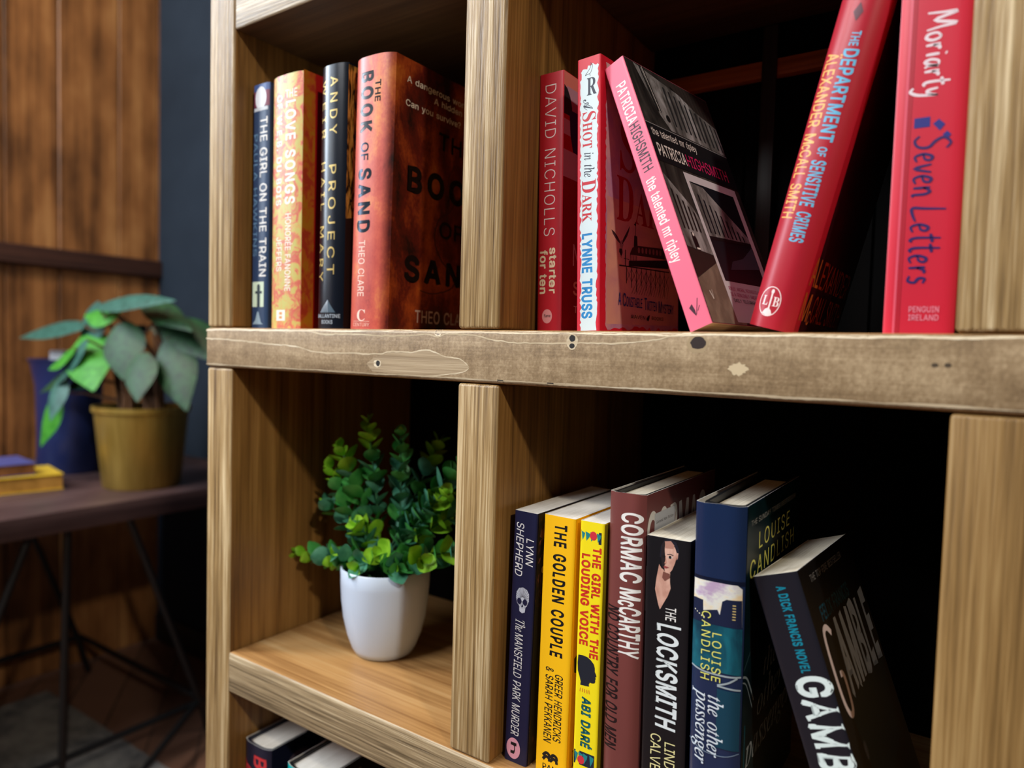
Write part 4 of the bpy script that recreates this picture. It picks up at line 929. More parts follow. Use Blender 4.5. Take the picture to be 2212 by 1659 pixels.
GUL, GUR, GLR = 'books in the upper left compartment', 'books in the upper right compartment', 'books in the lower right compartment'
GLL = 'books in the bottom left compartment'

# 1 slim navy paperback at far left
b = Book('slim navy paperback with white spine lettering, leftmost on the upper left shelf', GUL, (0.056, 0.018, 0), 0.0287, 0.2705, 0.155, 0, cover=ink((34, 58, 92), 0.4), p=6, b=0.002)
b.rect('s', 0.0, 1.0, 0.0, 0.028, ink((58, 84, 140), 0.4))
b.rect('s', 0.05, 0.98, 0.028, 0.092, ink((120, 44, 70), 0.45)); b.ell('s', 0.5, 0.057, 0.0095, 0.0125, ink((224, 226, 232)))
b.rect('s', 0.08, 0.92, 0.094, 0.108, ink((196, 200, 206)))
b.word('THE GIRL ON THE TRAIN', 0.135, 0.785, 0.70, 0.40, WHITE, w=0.012)
b.word('PAULA HAWKINS', 0.20, 0.70, 0.22, 0.26, ink((96, 132, 160)))
b.rect('s', 0.08, 0.80, 0.806, 0.910, ink((206, 222, 196)))
b.rect('s', 0.40, 0.58, 0.835, 0.91, ink((34, 50, 58))); b.ell('s', 0.49, 0.83, 0.0028, 0.004, ink((34, 50, 58))); b.rect('s', 0.28, 0.70, 0.845, 0.855, ink((34, 50, 58)))
b.sp([(0.42, 0.93), (0.50, 0.93), (0.66, 0.975), (0.78, 0.982), (0.12, 0.982), (0.30, 0.965)], ink((140, 162, 178)))
b.finish()

# 2 yellow blotched hardback
b = Book('yellow hardback with red and pink blotches between navy spines on the upper left', GUL, (0.0924, 0.015, 0), 0.0534, 0.2709, 0.165, 0, hard=True, cover=C_LOVE, board=ink((150, 40, 30)), b=0.004, p=3.2)
b.rect('f', 0.0, 0.016, 0.0, 0.2709, blotch_mat('blotched_orange_cover', [(0.4, (196, 120, 24)), (0.5, (204, 96, 30)), (0.6, (190, 60, 34))], (80, 80, 60), 3))
b.rect('f', 0.016, 0.165, 0.0, 0.2709, ink((184, 24, 26), 0.4))
W2 = ink((246, 240, 226), 0.4)
b.upright('THE', 0.46, 0.80, 0.062, 0.0085, W2, w=0.01)
b.word('LOVE SONGS', 0.105, 0.508, 0.62, 0.28, W2, w=0.03, track=0.08)
b.word('OF W.E.B. DU BOIS', 0.075, 0.508, 0.27, 0.17, W2, w=0.02, track=0.06)
b.word("HONOR\u00c9E FANONNE", 0.545, 0.850, 0.58, 0.17, W2, w=0.008)
b.word('JEFFERS', 0.635, 0.770, 0.30, 0.17, W2, w=0.008)
b.rect('s', 0.24, 0.52, 0.925, 0.968, W2); b.rect('s', 0.33, 0.43, 0.933, 0.96, ink((214, 150, 96))); b.rect('s', 0.28, 0.48, 0.944, 0.949, W2)
b.finish()

# 3 glossy black hardback with gold lettering
b = Book('glossy black hardback with wide gold capitals beside the fiery orange book', GUL, (0.1679, 0.015, 0), 0.039, 0.267, 0.165, 0.5, hard=True, cover=C_HAIL, board=ink((20, 20, 22)), b=0.005, p=3.0)
b.word('ANDY', 0.045, 0.262, 0.58, 0.26, GOLDINK, w=0.006, track=0.22); b.word('PROJECT', 0.375, 0.790, 0.58, 0.26, GOLDINK, w=0.006, track=0.18)
b.word('WEIR', 0.052, 0.270, 0.18, 0.22, GOLDINK, w=0.006, track=0.24); b.word('HAIL MARY', 0.36, 0.815, 0.18, 0.22, GOLDINK, w=0.006, track=0.18)
LG = ink((176, 186, 196))
b.sp([(0.22, 0.935), (0.40, 0.905), (0.50, 0.885), (0.60, 0.905), (0.78, 0.935)], ink((58, 78, 92)))
for k in range(5):
    b.line('s', [(0.22 + 0.07 * k, 0.935), (0.50, 0.888)], 0.0005, LG)
b.upright('BALLANTINE', 0.06, 0.92, 0.942, 0.0036, LG, w=0.01); b.upright('BOOKS', 0.28, 0.70, 0.965, 0.0036, LG, w=0.01)
b.rect('f', 0.004, 0.160, 0.002, 0.264, C_GOLDPAT)
b.poly('f', [(0.004, 0.155), (0.16, 0.12), (0.16, 0.264), (0.004, 0.264)], ink((22, 18, 16), 0.3))
b.finish()

# 4 fiery orange and red hardback
b = Book('thick fiery red and orange hardback against the middle upright, top left compartment', GUL, (0.2159, 0.015, 0), 0.052, 0.2648, 0.168, 1.0, hard=True, cover=C_SAND, board=ink((40, 16, 12)), b=0.006, p=3.4, wave=0.0006)
SB = ink((16, 14, 18), 0.25, 0.3)
b.word('THE', 0.092, 0.170, 0.66, 0.135, SB, w=0.03)
b.word('BOOK', 0.055, 0.275, 0.38, 0.30, SB, w=0.05, track=0.12)
b.word('OF', 0.310, 0.376, 0.36, 0.20, FOIL, w=0.02)
b.word('SAND', 0.405, 0.640, 0.38, 0.32, FOIL, w=0.045, track=0.12)
b.word('THEO CLARE', 0.668, 0.875, 0.36, 0.17, ink((240, 206, 190)), w=0.01)
b.upright('C', 0.28, 0.50, 0.925, 0.011, ink((244, 212, 196)), 'b'); b.upright('CENTURY', 0.16, 0.62, 0.974, 0.0034, ink((234, 190, 170)))
b.line('s', [(0.16, 0.968), (0.62, 0.968)], 0.0004, ink((234, 190, 170)))
FW = ink((226, 214, 200)); DK = ink((18, 10, 12), 0.3)
b.fword('A dangerous world.', 0.0215, 0.122, 0.0165, 0.0060, FW, w=0.008); b.fword('A hidden code.', 0.062, 0.140, 0.0260, 0.0060, FW, w=0.008); b.fword('Can you survive?', 0.0207, 0.106, 0.0390, 0.0060, FW, w=0.008)
b.fword('THE', 0.071, 0.128, 0.058, 0.017, DK, w=0.02); b.fword('BOOK', 0.026, 0.150, 0.102, 0.0235, DK, w=0.05, track=0.1); b.fword('OF', 0.077, 0.115, 0.148, 0.0165, DK, w=0.02); b.fword('SAND', 0.026, 0.150, 0.190, 0.0235, DK, w=0.05, track=0.1)
b.line('f', [(0.10, 0.085), (0.088, 0.105), (0.10, 0.118), (0.094, 0.135), (0.076, 0.146), (0.070, 0.168), (0.082, 0.188), (0.104, 0.203), (0.10, 0.216), (0.07, 0.224), (0.05, 0.222)], 0.0016, ink((60, 20, 16)), True, True)
b.fword('THEO CLARE', 0.0438, 0.135, 0.2425, 0.0125, ink((190, 160, 150)), w=0.012)
b.finish()

# 5 red paperback, thin white lettering
b = Book('red paperback with thin white lettering and a pink disc, against the middle upright', GUR, (0.4195, 0.052, 0), 0.0245, 0.2245, 0.14, -1.2, cover=RED)
CREAM = ink((244, 226, 190))
b.word('DAVID NICHOLLS', 0.045, 0.625, 0.47, 0.46, WHITE, w=-0.011, track=0.04)
b.word('starter', 0.672, 0.850, 0.64, 0.29, CREAM, w=0.035); b.word('for ten', 0.680, 0.850, 0.25, 0.29, CREAM, w=0.035)
b.ell('s', 0.42, 0.938, 0.0051, 0.0062, ink((240, 160, 160)))
b.upright('flame', 0.29, 0.56, 0.930, 0.0026, BLACK, w=0.02)
b.rect('f', 0.0006, 0.14, 0.0005, 0.012, ink((226, 128, 116))); b.rect('f', 0.0006, 0.14, 0.012, 0.09, ink((186, 140, 160)))
b.rect('f', 0.0006, 0.005, 0.012, 0.05, ink((226, 128, 116)))
b.poly('f', [(0.0006, 0.012), (0.006, 0.014), (0.011, 0.020), (0.0145, 0.028), (0.015, 0.036), (0.0006, 0.0365)], ink((34, 30, 36)))
for k, m in enumerate(((206, 40, 52), (224, 224, 232), (198, 40, 52), (220, 222, 234))):
    y0 = 0.0365 + [0, 0.004, 0.0172, 0.030][k]; y1 = 0.0365 + [0.004, 0.0172, 0.030, 0.0535][k]
    b.rect('f', 0.0006, 0.05, y0, y1, ink(m))
b.rect('f', 0.0006, 0.14, 0.09, 0.2243, ink((164, 20, 40)))
b.poly('f', [(0.010, 0.032), (0.015, 0.031), (0.06, 0.03), (0.06, 0.070), (0.017, 0.066), (0.012, 0.052)], ink((36, 34, 104)))
b.fword('NICHOLLS', 0.0195, 0.12, 0.146, 0.019, WHITE, w=0.0); b.fword('STARTER', 0.0205, 0.12, 0.179, 0.0115, CREAM, w=0.02); b.fword('The first novel', 0.0215, 0.12, 0.2005, 0.006, WHITE)
b.finish()

# 6 red paperback with torn white spine panel
b = Book('red paperback with a torn-edged pale blue panel down its spine, propping the pink book', GUR, (0.4717, 0.03, 0), 0.0219, 0.2199, 0.14, -1.92, 5, cover=ink((208, 26, 50), 0.42))
PANEL = ink((212, 228, 232), 0.45)
pan = ragged((0.0030, 0.010), (0.0198, 0.006), 9, 0.0016, 1) + ragged((0.0197, 0.006), (0.0191, 0.2192), 95, 0.00085, 2) + [(0.0192, 0.2192), (0.0040, 0.2192)] + ragged((0.0040, 0.2192), (0.0032, 0.010), 95, 0.00095, 3)
b.poly('s', pan, PANEL)
INKB = ink((20, 26, 52)); SRED = ink((196, 22, 40)); SBLUE = ink((28, 134, 200))
b.line('s', [(0.34, 0.064), (0.46, 0.052), (0.56, 0.040), (0.60, 0.028), (0.66, 0.034), (0.62, 0.050), (0.56, 0.060), (0.44, 0.062), (0.34, 0.064)], 0.00045, INKB, True); b.line('s', [(0.54, 0.061), (0.56, 0.070)], 0.0004, INKB); b.line('s', [(0.60, 0.028), (0.58, 0.022)], 0.0004, INKB)
b.upright('R', 0.42, 0.84, 0.076, 0.0138, INKB, 'b', 0.0)
b.word('A', 0.150, 0.192, 0.48, 0.42, INKB, 'c')
b.word('S', 0.198, 0.232, 0.52, 0.56, SRED, 'b', 0.0); b.word('HOT', 0.236, 0.330, 0.45, 0.40, SRED, 'b', 0.0)
b.word('in the', 0.345, 0.435, 0.52, 0.40, INKB, 'i', 0.004)
b.word('D', 0.445, 0.492, 0.52, 0.60, SRED, 'b', 0.0); b.word('ARK', 0.496, 0.598, 0.44, 0.40, SRED, 'b', 0.0)
b.word('LYNNE TRUSS', 0.640, 0.952, 0.46, 0.42, SBLUE, w=0.045)
SKY = blotch_mat('mauve_sky_print', [(0.4, (206, 150, 160)), (0.6, (178, 128, 164))], (30, 30, 30), 4)
sky = [(0.14, 0.003), (0.14, 0.214)] + ragged((0.14, 0.214), (0.010, 0.2165), 30, 0.002, 5) + ragged((0.009, 0.2165), (0.0085, 0.003), 90, 0.0008, 6)
b.poly('f', sky, SKY)
b.poly('f', [(0.0105, 0.110), (0.13, 0.110), (0.139, 0.140), (0.139, 0.210), (0.0105, 0.2135)], blotch_mat('sand_sky_print', [(0.4, (214, 158, 138)), (0.6, (196, 138, 140))], (20, 20, 20), 3))
DR = ink((170, 16, 30))
b.fword('S', 0.031, 0.058, 0.040, 0.044, DR, 'b'); b.fword('HOT', 0.062, 0.128, 0.052, 0.030, DR, 'b'); b.fword('D', 0.026, 0.0535, 0.090, 0.0365, DR, 'b'); b.fword('ARK', 0.056, 0.128, 0.099, 0.0265, DR, 'b')
PI = ink((40, 26, 30))
b.poly('f', [(0.0177, 0.1362), (0.0225, 0.1375), (0.0275, 0.1405), (0.0310, 0.1438), (0.0320, 0.1462), (0.0285, 0.1450), (0.0240, 0.1425), (0.0200, 0.1395)], ink((74, 44, 52)))
b.poly('f', [(0.0474, 0.1290), (0.0462, 0.1335), (0.0430, 0.1385), (0.0385, 0.1432), (0.0350, 0.1462), (0.0342, 0.1445), (0.0380, 0.1395), (0.0430, 0.1340)], ink((74, 44, 52)))
b.poly('f', [(0.0315, 0.1440), (0.0340, 0.1428), (0.0365, 0.1440), (0.0372, 0.1462), (0.0352, 0.1500), (0.0322, 0.1498), (0.0308, 0.1466)], ink((150, 112, 116)))
b.poly('f', [(0.0305, 0.1500), (0.0350, 0.1498), (0.0356, 0.1530), (0.0340, 0.1560), (0.0318, 0.1545), (0.0300, 0.1528)], PI)
b.line('f', [(0.0322, 0.1540), (0.0318, 0.1572)], 0.0005, PI); b.line('f', [(0.0340, 0.1540), (0.0342, 0.1575)], 0.0005, PI); b.ell('f', 0.0358, 0.1450, 0.0006, 0.0007, PI, 10)
b.line('f', [(0.0183, 0.1366), (0.0270, 0.1412), (0.0322, 0.1460)], 0.0006, PI); b.line('f', [(0.0472, 0.1294), (0.0410, 0.1380), (0.0346, 0.1456)], 0.0006, PI)
b.line('f', [(0.0575, 0.124), (0.0575, 0.141)], 0.0008, PI); b.poly('f', [(0.0575, 0.125), (0.0540, 0.1265), (0.0575, 0.128)], PI)
b.poly('f', [(0.0550, 0.136), (0.0600, 0.136), (0.0610, 0.1465), (0.0540, 0.1465)], PI)
b.poly('f', [(0.0480, 0.152), (0.052, 0.1465), (0.061, 0.144), (0.110, 0.1405), (0.112, 0.150), (0.048, 0.153)], ink((70, 36, 40)))
for k in range(7):
    b.ell('f', 0.063 + k * 0.0066, 0.1475 - k * 0.0004, 0.0020, 0.0026, ink((150, 96, 100)), 14)
for k in range(5):
    b.line('f', [(0.0485 + k * 0.0026, 0.153), (0.0485 + k * 0.0026, 0.159)], 0.0006, PI)
b.poly('f', [(0.046, 0.1585), (0.118, 0.1500), (0.118, 0.1580), (0.046, 0.1630)], PI)
b.line('f', [(0.030, 0.1640), (0.120, 0.1610)], 0.0010, PI); b.line('f', [(0.040, 0.150), (0.040, 0.164)], 0.0009, PI); b.line('f', [(0.037, 0.1575), (0.046, 0.1575)], 0.0005, PI)
for k in range(9):
    x = 0.042 + k * 0.0085
    b.line('f', [(x, 0.1635 - k * 0.0003), (x, 0.178 + 0.003 * (k % 3))], 0.0007, PI); b.line('f', [(x, 0.165), (x + 0.0085, 0.176)], 0.0004, PI); b.line('f', [(x + 0.0085, 0.165), (x, 0.176)], 0.0004, PI)
for k in range(16):
    b.line('f', [(0.058 + k * 0.004, 0.176), (0.050 + k * 0.0043, 0.186)], 0.00035, PI)
CB = ink((30, 52, 132))
for tx, a0, a1, bb, cp in (('A', .0282, .0325, .1865, .0105), ('C', .0355, .0405, .1868, .0105), ('ONSTABLE', .0410, .0685, .1892, .0082), ('T', .0725, .0770, .1880, .0105), ('WITTEN', .0772, .0955, .1903, .0082), ('M', .0990, .1050, .1890, .0105), ('YSTERY', .1055, .1290, .1912, .0082)):
    b.fword(tx, a0, a1, bb, cp, CB, w=0.01)
b.fword('RAVEN', 0.0500, 0.0740, 0.2040, 0.0030, PI); b.fword('BOOKS', 0.0860, 0.1080, 0.2035, 0.0030, PI); b.poly('f', [(0.0765, 0.2065), (0.0795, 0.2035), (0.0825, 0.2025), (0.0815, 0.206), (0.0795, 0.2085)], PI)
b.finish()

# 7 pink spined paperback leaning left
b = Book('pink-spined paperback with a black and white photo cover, leaning left on the red ones', GUR, (0.5716, 0.02, 0), 0.0186, 0.2258, 0.132, -22.26, 9.5, cover=ink((238, 108, 136), 0.42))
b.word('PATRICIA', 0.085, 0.243, 0.50, 0.48, WHITE, w=0.02); b.word('HIGHSMITH', 0.246, 0.428, 0.50, 0.48, ink((44, 6, 26)), w=0.02)
b.word('the talented mr ripley', 0.455, 0.765, 0.45, 0.46, WHITE, w=0.02)
b.sp([(0.28, 0.925), (0.44, 0.916), (0.50, 0.940), (0.48, 0.960), (0.38, 0.944)], ink((60, 14, 36)))
b.line('s', [(0.50, 0.955), (0.74, 0.905)], 0.0006, ink((60, 14, 36))); b.line('s', [(0.60, 0.945), (0.74, 0.93)], 0.0005, ink((60, 14, 36)))
NIGHT = blotch_mat('night_street_print', [(0.34, (18, 18, 20)), (0.6, (62, 60, 58)), (0.75, (92, 90, 86))], (22, 40, 12), 5, 0.35, 1.0)
FAC = blotch_mat('lit_facade_print', [(0.34, (44, 42, 40)), (0.5, (112, 112, 112)), (0.66, (172, 174, 178))], (40, 60, 16), 5, 0.35, 0.6)
BAND = ink((26, 27, 31), 0.35)
H7 = 0.2258
b.rect('f', 0.0004, 0.132, 0.0003, H7 - 0.0003, NIGHT)
b.poly('f', [(0.013, 0.001), (0.128, 0.020), (0.1316, 0.030), (0.1316, 0.058), (0.040, 0.057), (0.030, 0.045)], FAC)
b.poly('f', [(0.052, 0.0005), (0.1316, 0.0005), (0.1316, 0.030), (0.10, 0.022)], ink((52, 46, 44), 0.35))
for k in range(9):
    b.line('f', [(0.075 + k * 0.0064, 0.002), (0.078 + k * 0.0062, 0.018 + k * 0.0012)], 0.0007, ink((28, 24, 24)))
for k in range(11):
    x = 0.050 + k * 0.0076
    b.poly('f', [(x, 0.012 + k * 0.0019), (x + 0.0028 - k * 0.00008, 0.0125 + k * 0.0019), (x + 0.0036, 0.050 + k * 0.0005), (x + 0.001, 0.050 + k * 0.0005)], ink((44, 45, 48), 0.35))
b.line('f', [(0.021, 0.001), (0.029, 0.042)], 0.0016, BLACK); b.line('f', [(0.0245, 0.001), (0.0315, 0.042)], 0.0006, WHITE); b.line('f', [(0.026, 0.001), (0.0330, 0.042)], 0.0010, BLACK)
b.ell('f', 0.0415, 0.0455, 0.0028, 0.0034, BLACK)
b.rect('f', 0.0004, 0.1318, 0.0590, 0.0930, BAND); b.line('f', [(0.0004, 0.0590), (0.1318, 0.0595)], 0.0006, ink((150, 152, 156)))
b.fword('the talented mr ripley', 0.0055, 0.074, 0.0625, 0.0068, WHITE, w=0.0)
b.fword('PATRICIA', 0.0060, 0.0475, 0.0765, 0.0112, WHITE, w=0.01); b.fword('HIGHSMITH', 0.0490, 0.1180, 0.0765, 0.0112, ink((214, 30, 106)), w=0.0)
b.poly('f', [(0.0004, 0.104), (0.030, 0.128), (0.038, 0.142), (0.038, 0.168), (0.0004, 0.165)], FAC)
for k in range(5):
    b.poly('f', [(0.004 + 0.006 * k, 0.116 + 0.004 * k), (0.0065 + 0.006 * k, 0.117 + 0.004 * k), (0.0075 + 0.006 * k, 0.150), (0.005 + 0.006 * k, 0.150)], ink((26, 24, 24), 0.35))
b.poly('f', [(0.0130, 0.152), (0.0175, 0.152), (0.0195, 0.158), (0.0200, 0.167), (0.0135, 0.167), (0.0125, 0.159)], BLACK); b.ell('f', 0.0160, 0.1535, 0.0013, 0.0016, WHITE, 12); b.rect('f', 0.0150, 0.0200, 0.1645, 0.1660, WHITE)
b.poly('f', [(0.0004, 0.1655), (0.040, 0.1685), (0.040, 0.1740), (0.0004, 0.190)], ink((44, 38, 36), 0.35))
b.poly('f', [(0.0004, 0.191), (0.040, 0.174), (0.055, 0.18), (0.055, 0.2255), (0.0004, 0.2255)], blotch_mat('pavement_print', [(0.4, (112, 100, 88)), (0.6, (138, 124, 110))], (60, 60, 40), 4))
FR = ink((206, 208, 216), 0.4)
b.poly('f', [(0.0345, 0.0958), (0.1225, 0.0952), (0.1255, 0.2235), (0.0410, 0.2235)], FR)
b.poly('f', [(0.040, 0.1030), (0.1150, 0.1025), (0.1165, 0.1885), (0.0436, 0.1890)], ink((22, 26, 34), 0.35))
b.poly('f', [(0.0405, 0.1040), (0.060, 0.1050), (0.092, 0.1265), (0.1155, 0.1420), (0.1160, 0.1480), (0.0425, 0.1515)], FAC)
for k in range(9):
    x = 0.046 + k * 0.0072
    b.poly('f', [(x, 0.113 + k * 0.0036), (x + 0.0024, 0.114 + k * 0.0036), (x + 0.0028, 0.1475), (x + 0.0005, 0.1478)], ink((24, 27, 34), 0.35))
b.poly('f', [(0.0425, 0.1508), (0.1160, 0.1476), (0.1162, 0.1500), (0.0426, 0.1540)], BLACK)
b.poly('f', [(0.1162, 0.1510), (0.1164, 0.1720), (0.060, 0.1780), (0.068, 0.170), (0.090, 0.165)], ink((66, 76, 90), 0.35))
MG = ink((184, 40, 110))
for tx, y, a1 in (('RIPLEY, AMORAL, HEDONISTIC AND CHARMING,', 0.1935, 0.121), ('IS A GENUINELY GREAT CREATION', 0.1985, 0.112)):
    b.fword(tx, 0.0450, a1, y, 0.0030, MG)
b.fword('DAILY TELEGRAPH', 0.0468, 0.086, 0.2036, 0.0030, BLACK)
b.line('f', [(0.0112, 0.2000), (0.0140, 0.2065)], 0.0010, WHITE); b.line('f', [(0.0140, 0.2065), (0.0150, 0.1990)], 0.0004, WHITE)
b.finish()

# 8 dark red rounded hardback leaning right
b = Book('deep red hardback with sky blue and yellow spine lettering, leaning right', GUR, (0.6091, 0.03, 0.0073), 0.0305, 0.245, 0.165, 13.5, hard=True, cover=ink((176, 26, 46), 0.40), board=ink((60, 12, 16)), b=0.008, p=2.6)
LB = ink((108, 188, 226)); YE = ink((232, 176, 92))
for tx, s0, s1, cp in (('THE', .190, .228, .18), ('DEPARTMENT', .236, .478, .29), ('OF', .492, .517, .18), ('SENSITIVE', .528, .652, .29), ('CRIMES', .668, .752, .29)):
    b.word(tx, s0, s1, 0.55, cp, LB, w=0.03)
b.word('\u00c4LEXANDER', 0.245, 0.440, 0.19, 0.27, YE, w=0.016); b.word('M', 0.458, 0.485, 0.19, 0.27, YE, w=0.016); b.word('c', 0.487, 0.500, 0.19, 0.27, YE, w=0.016); b.word('CALL', 0.502, 0.578, 0.19, 0.27, YE, w=0.016); b.word('SMITH', 0.594, 0.690, 0.19, 0.27, YE, w=0.016)
PKW = ink((246, 222, 222))
b.ring('s', 0.37, 0.925, 0.0072, 0.0102, 0.0006, PKW); b.upright('L', 0.20, 0.33, 0.910, 0.0065, PKW, 'b'); b.upright('B', 0.44, 0.58, 0.910, 0.0065, PKW, 'b')
b.line('s', [(0.385, 0.895), (0.385, 0.950)], 0.0011, PKW); b.ell('s', 0.385, 0.896, 0.0011, 0.0016, PKW, 12); b.sp([(0.26, 0.960), (0.31, 0.948), (0.385, 0.942), (0.45, 0.950), (0.49, 0.960), (0.385, 0.967)], PKW)
b.sp([(0.46, 0.118), (0.56, 0.142), (0.46, 0.166), (0.36, 0.142)], ink((92, 40, 54)))
b.rect('f', 0.022, 0.165, 0.0, 0.245, blotch_mat('dark_cover_print', [(0.3, (30, 10, 16)), (0.7, (58, 14, 22))], (20, 20, 20), 3, 0.3))
OR = ink((176, 92, 30))
b.fword('ALEXANDER', 0.012, 0.155, 0.190, 0.020, OR, w=0.0); b.fword('M', 0.012, 0.034, 0.2150, 0.020, OR, w=-0.01); b.fword('c', 0.036, 0.044, 0.223, 0.014, OR, w=-0.01); b.fword('CALL SMITH', 0.046, 0.155, 0.2150, 0.020, OR, w=0.0)
b.finish()

# 9 bright red paperback, handwriting
b = Book('bright red paperback with white and purple handwriting, beside the right upright', GUR, (0.6953, 0.03, 0), 0.039, 0.257, 0.15, 0.33, cover=ink((212, 34, 58), 0.38), p=8, b=0.0015)
b.line('s', [(0.155, 0.0), (0.155, 0.998)], 0.0014, ink((232, 92, 112), 0.3)); b.line('s', [(0.21, 0.0), (0.21, 0.998)], 0.0022, ink((186, 24, 46), 0.4))
b.hand('Moriarty', 0.228, 0.432, 0.38, 0.40, ink((246, 226, 230)), 0.13)
BLU = ink((38, 40, 130))
b.rect('s', 0.28, 0.50, 0.476, 0.500, BLU); b.sp([(0.54, 0.494), (0.62, 0.484), (0.71, 0.498), (0.64, 0.512)], BLU); b.sp([(0.68, 0.522), (0.74, 0.514), (0.80, 0.524), (0.74, 0.534)], BLU)
b.hand('Seven Letters', 0.520, 0.880, 0.32, 0.47, ink((46, 20, 96)), 0.105)
b.upright('PENGUIN', 0.36, 0.78, 0.930, 0.0036, ink((240, 150, 170)), w=0.01); b.upright('IRELAND', 0.36, 0.78, 0.950, 0.0036, ink((240, 150, 170)), w=0.01)
b.finish()

# 10 navy paperback with skull
b = Book('navy paperback with a white line-drawn skull on its spine, leftmost on the lower right shelf', GLR, (0.4206, 0.017, ZS), 0.0225, 0.2196, 0.14, 1.1, cover=ink((24, 27, 62), 0.42), pages=PAGES_WHITE)
b.word('LYNN', 0.102, 0.208, 0.74, 0.33, WHITE, w=-0.008, shear=0.18); b.word('SHEPHERD', 0.045, 0.255, 0.28, 0.33, WHITE, w=-0.008, shear=0.18)
SK = ink((206, 210, 222))
b.sp([(0.24, 0.318), (0.34, 0.302), (0.52, 0.296), (0.70, 0.302), (0.80, 0.318), (0.80, 0.345), (0.72, 0.366), (0.66, 0.372), (0.64, 0.392), (0.52, 0.398), (0.40, 0.392), (0.38, 0.372), (0.28, 0.362), (0.22, 0.340)], SK)
NV = ink((24, 27, 62))
for k in range(26):
    a = 2 * math.pi * k / 26
    b.line('s', [(0.52 + 0.08 * math.cos(a), 0.342 + 0.008 * math.sin(a)), (0.52 + 0.34 * math.cos(a), 0.338 + 0.042 * math.sin(a))], 0.00022, NV)
b.ell('s', 0.38, 0.352, 0.0022, 0.0028, NV, 14); b.ell('s', 0.64, 0.352, 0.0022, 0.0028, NV, 14); b.sp([(0.48, 0.372), (0.52, 0.362), (0.56, 0.372)], NV)
b.word('The', 0.425, 0.472, 0.46, 0.40, WHITE, 'i', -0.002, 0.05); b.word('MANSFIELD PARK MURDER', 0.480, 0.888, 0.44, 0.36, WHITE, w=-0.004, shear=0.15)
b.ell('s', 0.41, 0.942, 0.0070, 0.0092, ink((226, 158, 176))); b.word('h', 0.918, 0.964, 0.42, 0.26, BLACK, w=0.02)
b.rect('f', 0.002, 0.14, 0.0005, 0.219, ink((18, 16, 20), 0.4))
for ey, er in ((0.012, 0.010), (0.034, 0.012), (0.056, 0.009), (0.074, 0.008)):
    b.ell('f', 0.010, ey, 0.008, er, C_FEATH)
b.poly('f', [(0.002, 0.180), (0.010, 0.176), (0.014, 0.190), (0.008, 0.206), (0.016, 0.198), (0.030, 0.200), (0.030, 0.219), (0.002, 0.219)], C_FEATH)
b.ell('f', 0.012, 0.050, 0.002, 0.003, ink((214, 178, 120)), 10); b.ell('f', 0.016, 0.044, 0.0015, 0.002, ink((214, 178, 120)), 10)
b.finish()

# 11 golden yellow paperback
b = Book('golden yellow paperback with one line of black capitals, beside the navy skull book', GLR, (0.4508, 0.02, ZS), 0.0293, 0.2198, 0.14, 0.5, cover=ink((250, 190, 14), 0.42), pages=PAGES_WHITE)
b.word('THE GOLDEN COUPLE', 0.030, 0.536, 0.54, 0.38, BLACK, w=0.04, track=0.06)
b.word('GREER HENDRICKS', 0.602, 0.862, 0.67, 0.25, BLACK, w=0.014, shear=0.15); b.word('& SARAH PEKKANEN', 0.582, 0.876, 0.36, 0.25, BLACK, w=0.014, shear=0.15)
for u in (0.34, 0.58):
    for k in range(2):
        b.put('s', *ribbon(smooth_pts([((u - 0.10) * b.t, (0.932 + 0.014 * k) * b.h), (u * b.t, (0.918 + 0.014 * k) * b.h), ((u + 0.10) * b.t, (0.922 + 0.014 * k) * b.h), ((u + 0.12) * b.t, (0.934 + 0.014 * k) * b.h)]), 0.0026), BLACK)
b.upright('PAN', 0.24, 0.70, 0.961, 0.0050, BLACK, w=0.004)
b.rect('f', 0.0015, 0.139, 0.001, 0.219, ink((238, 164, 10), 0.4))
b.fword('H', 0.010, 0.018, 0.198, 0.014, ink((60, 20, 20)), 'b')
b.poly('f', [(0.007, 0.118), (0.012, 0.116), (0.012, 0.132), (0.008, 0.130)], BLACK)
b.finish()

# 12 lemon yellow paperback
b = Book('lemon yellow paperback with red lettering and a black head silhouette on its spine', GLR, (0.4868, 0.02, ZS), 0.0212, 0.2199, 0.14, 0, cover=ink((246, 224, 22), 0.42), pages=PAGES_WHITE)
RD = ink((206, 46, 30)); TL = ink((10, 96, 104)); NB = ink((18, 34, 56))
def patch(s0, s1, fl):
    b.rect('s', 0.03, 0.90, s0, s1, NB)
    for q in ((0.05, 0.2), (0.22, 0.42), (0.42, 0.62), (0.7, 0.88)):
        b.sp([(q[0], s0 + 0.004), (q[1], s0 + 0.010), (q[1] - 0.02, s0 + 0.022), (q[0] + 0.05, s1 - 0.006)], ink((24, 128, 134)))
    b.ell('s', 0.56 if fl else 0.34, (s0 + s1) / 2 + (-0.006 if fl else 0.006), 0.0032, 0.0036, ink((206, 46, 62)), 14)
patch(0.034, 0.078, True)
b.word('THE GIRL WITH THE', 0.090, 0.502, 0.73, 0.33, RD, w=0.05); b.word('LOUDING VOICE', 0.120, 0.460, 0.28, 0.33, RD, w=0.05)
b.sp([(0.085, 0.501), (0.273, 0.4987), (0.463, 0.5008), (0.622, 0.5084), (0.751, 0.5198), (0.802, 0.5335), (0.805, 0.547), (0.861, 0.556), (0.882, 0.563), (0.832, 0.5674), (0.859, 0.5718), (0.829, 0.5781), (0.843, 0.5838), (0.801, 0.5901), (0.707, 0.5928), (0.612, 0.5925), (0.57, 0.6), (0.585, 0.6084), (0.208, 0.6116), (0.223, 0.5985), (0.169, 0.5819), (0.084, 0.5601), (0.061, 0.5305)], ink((26, 32, 44)))
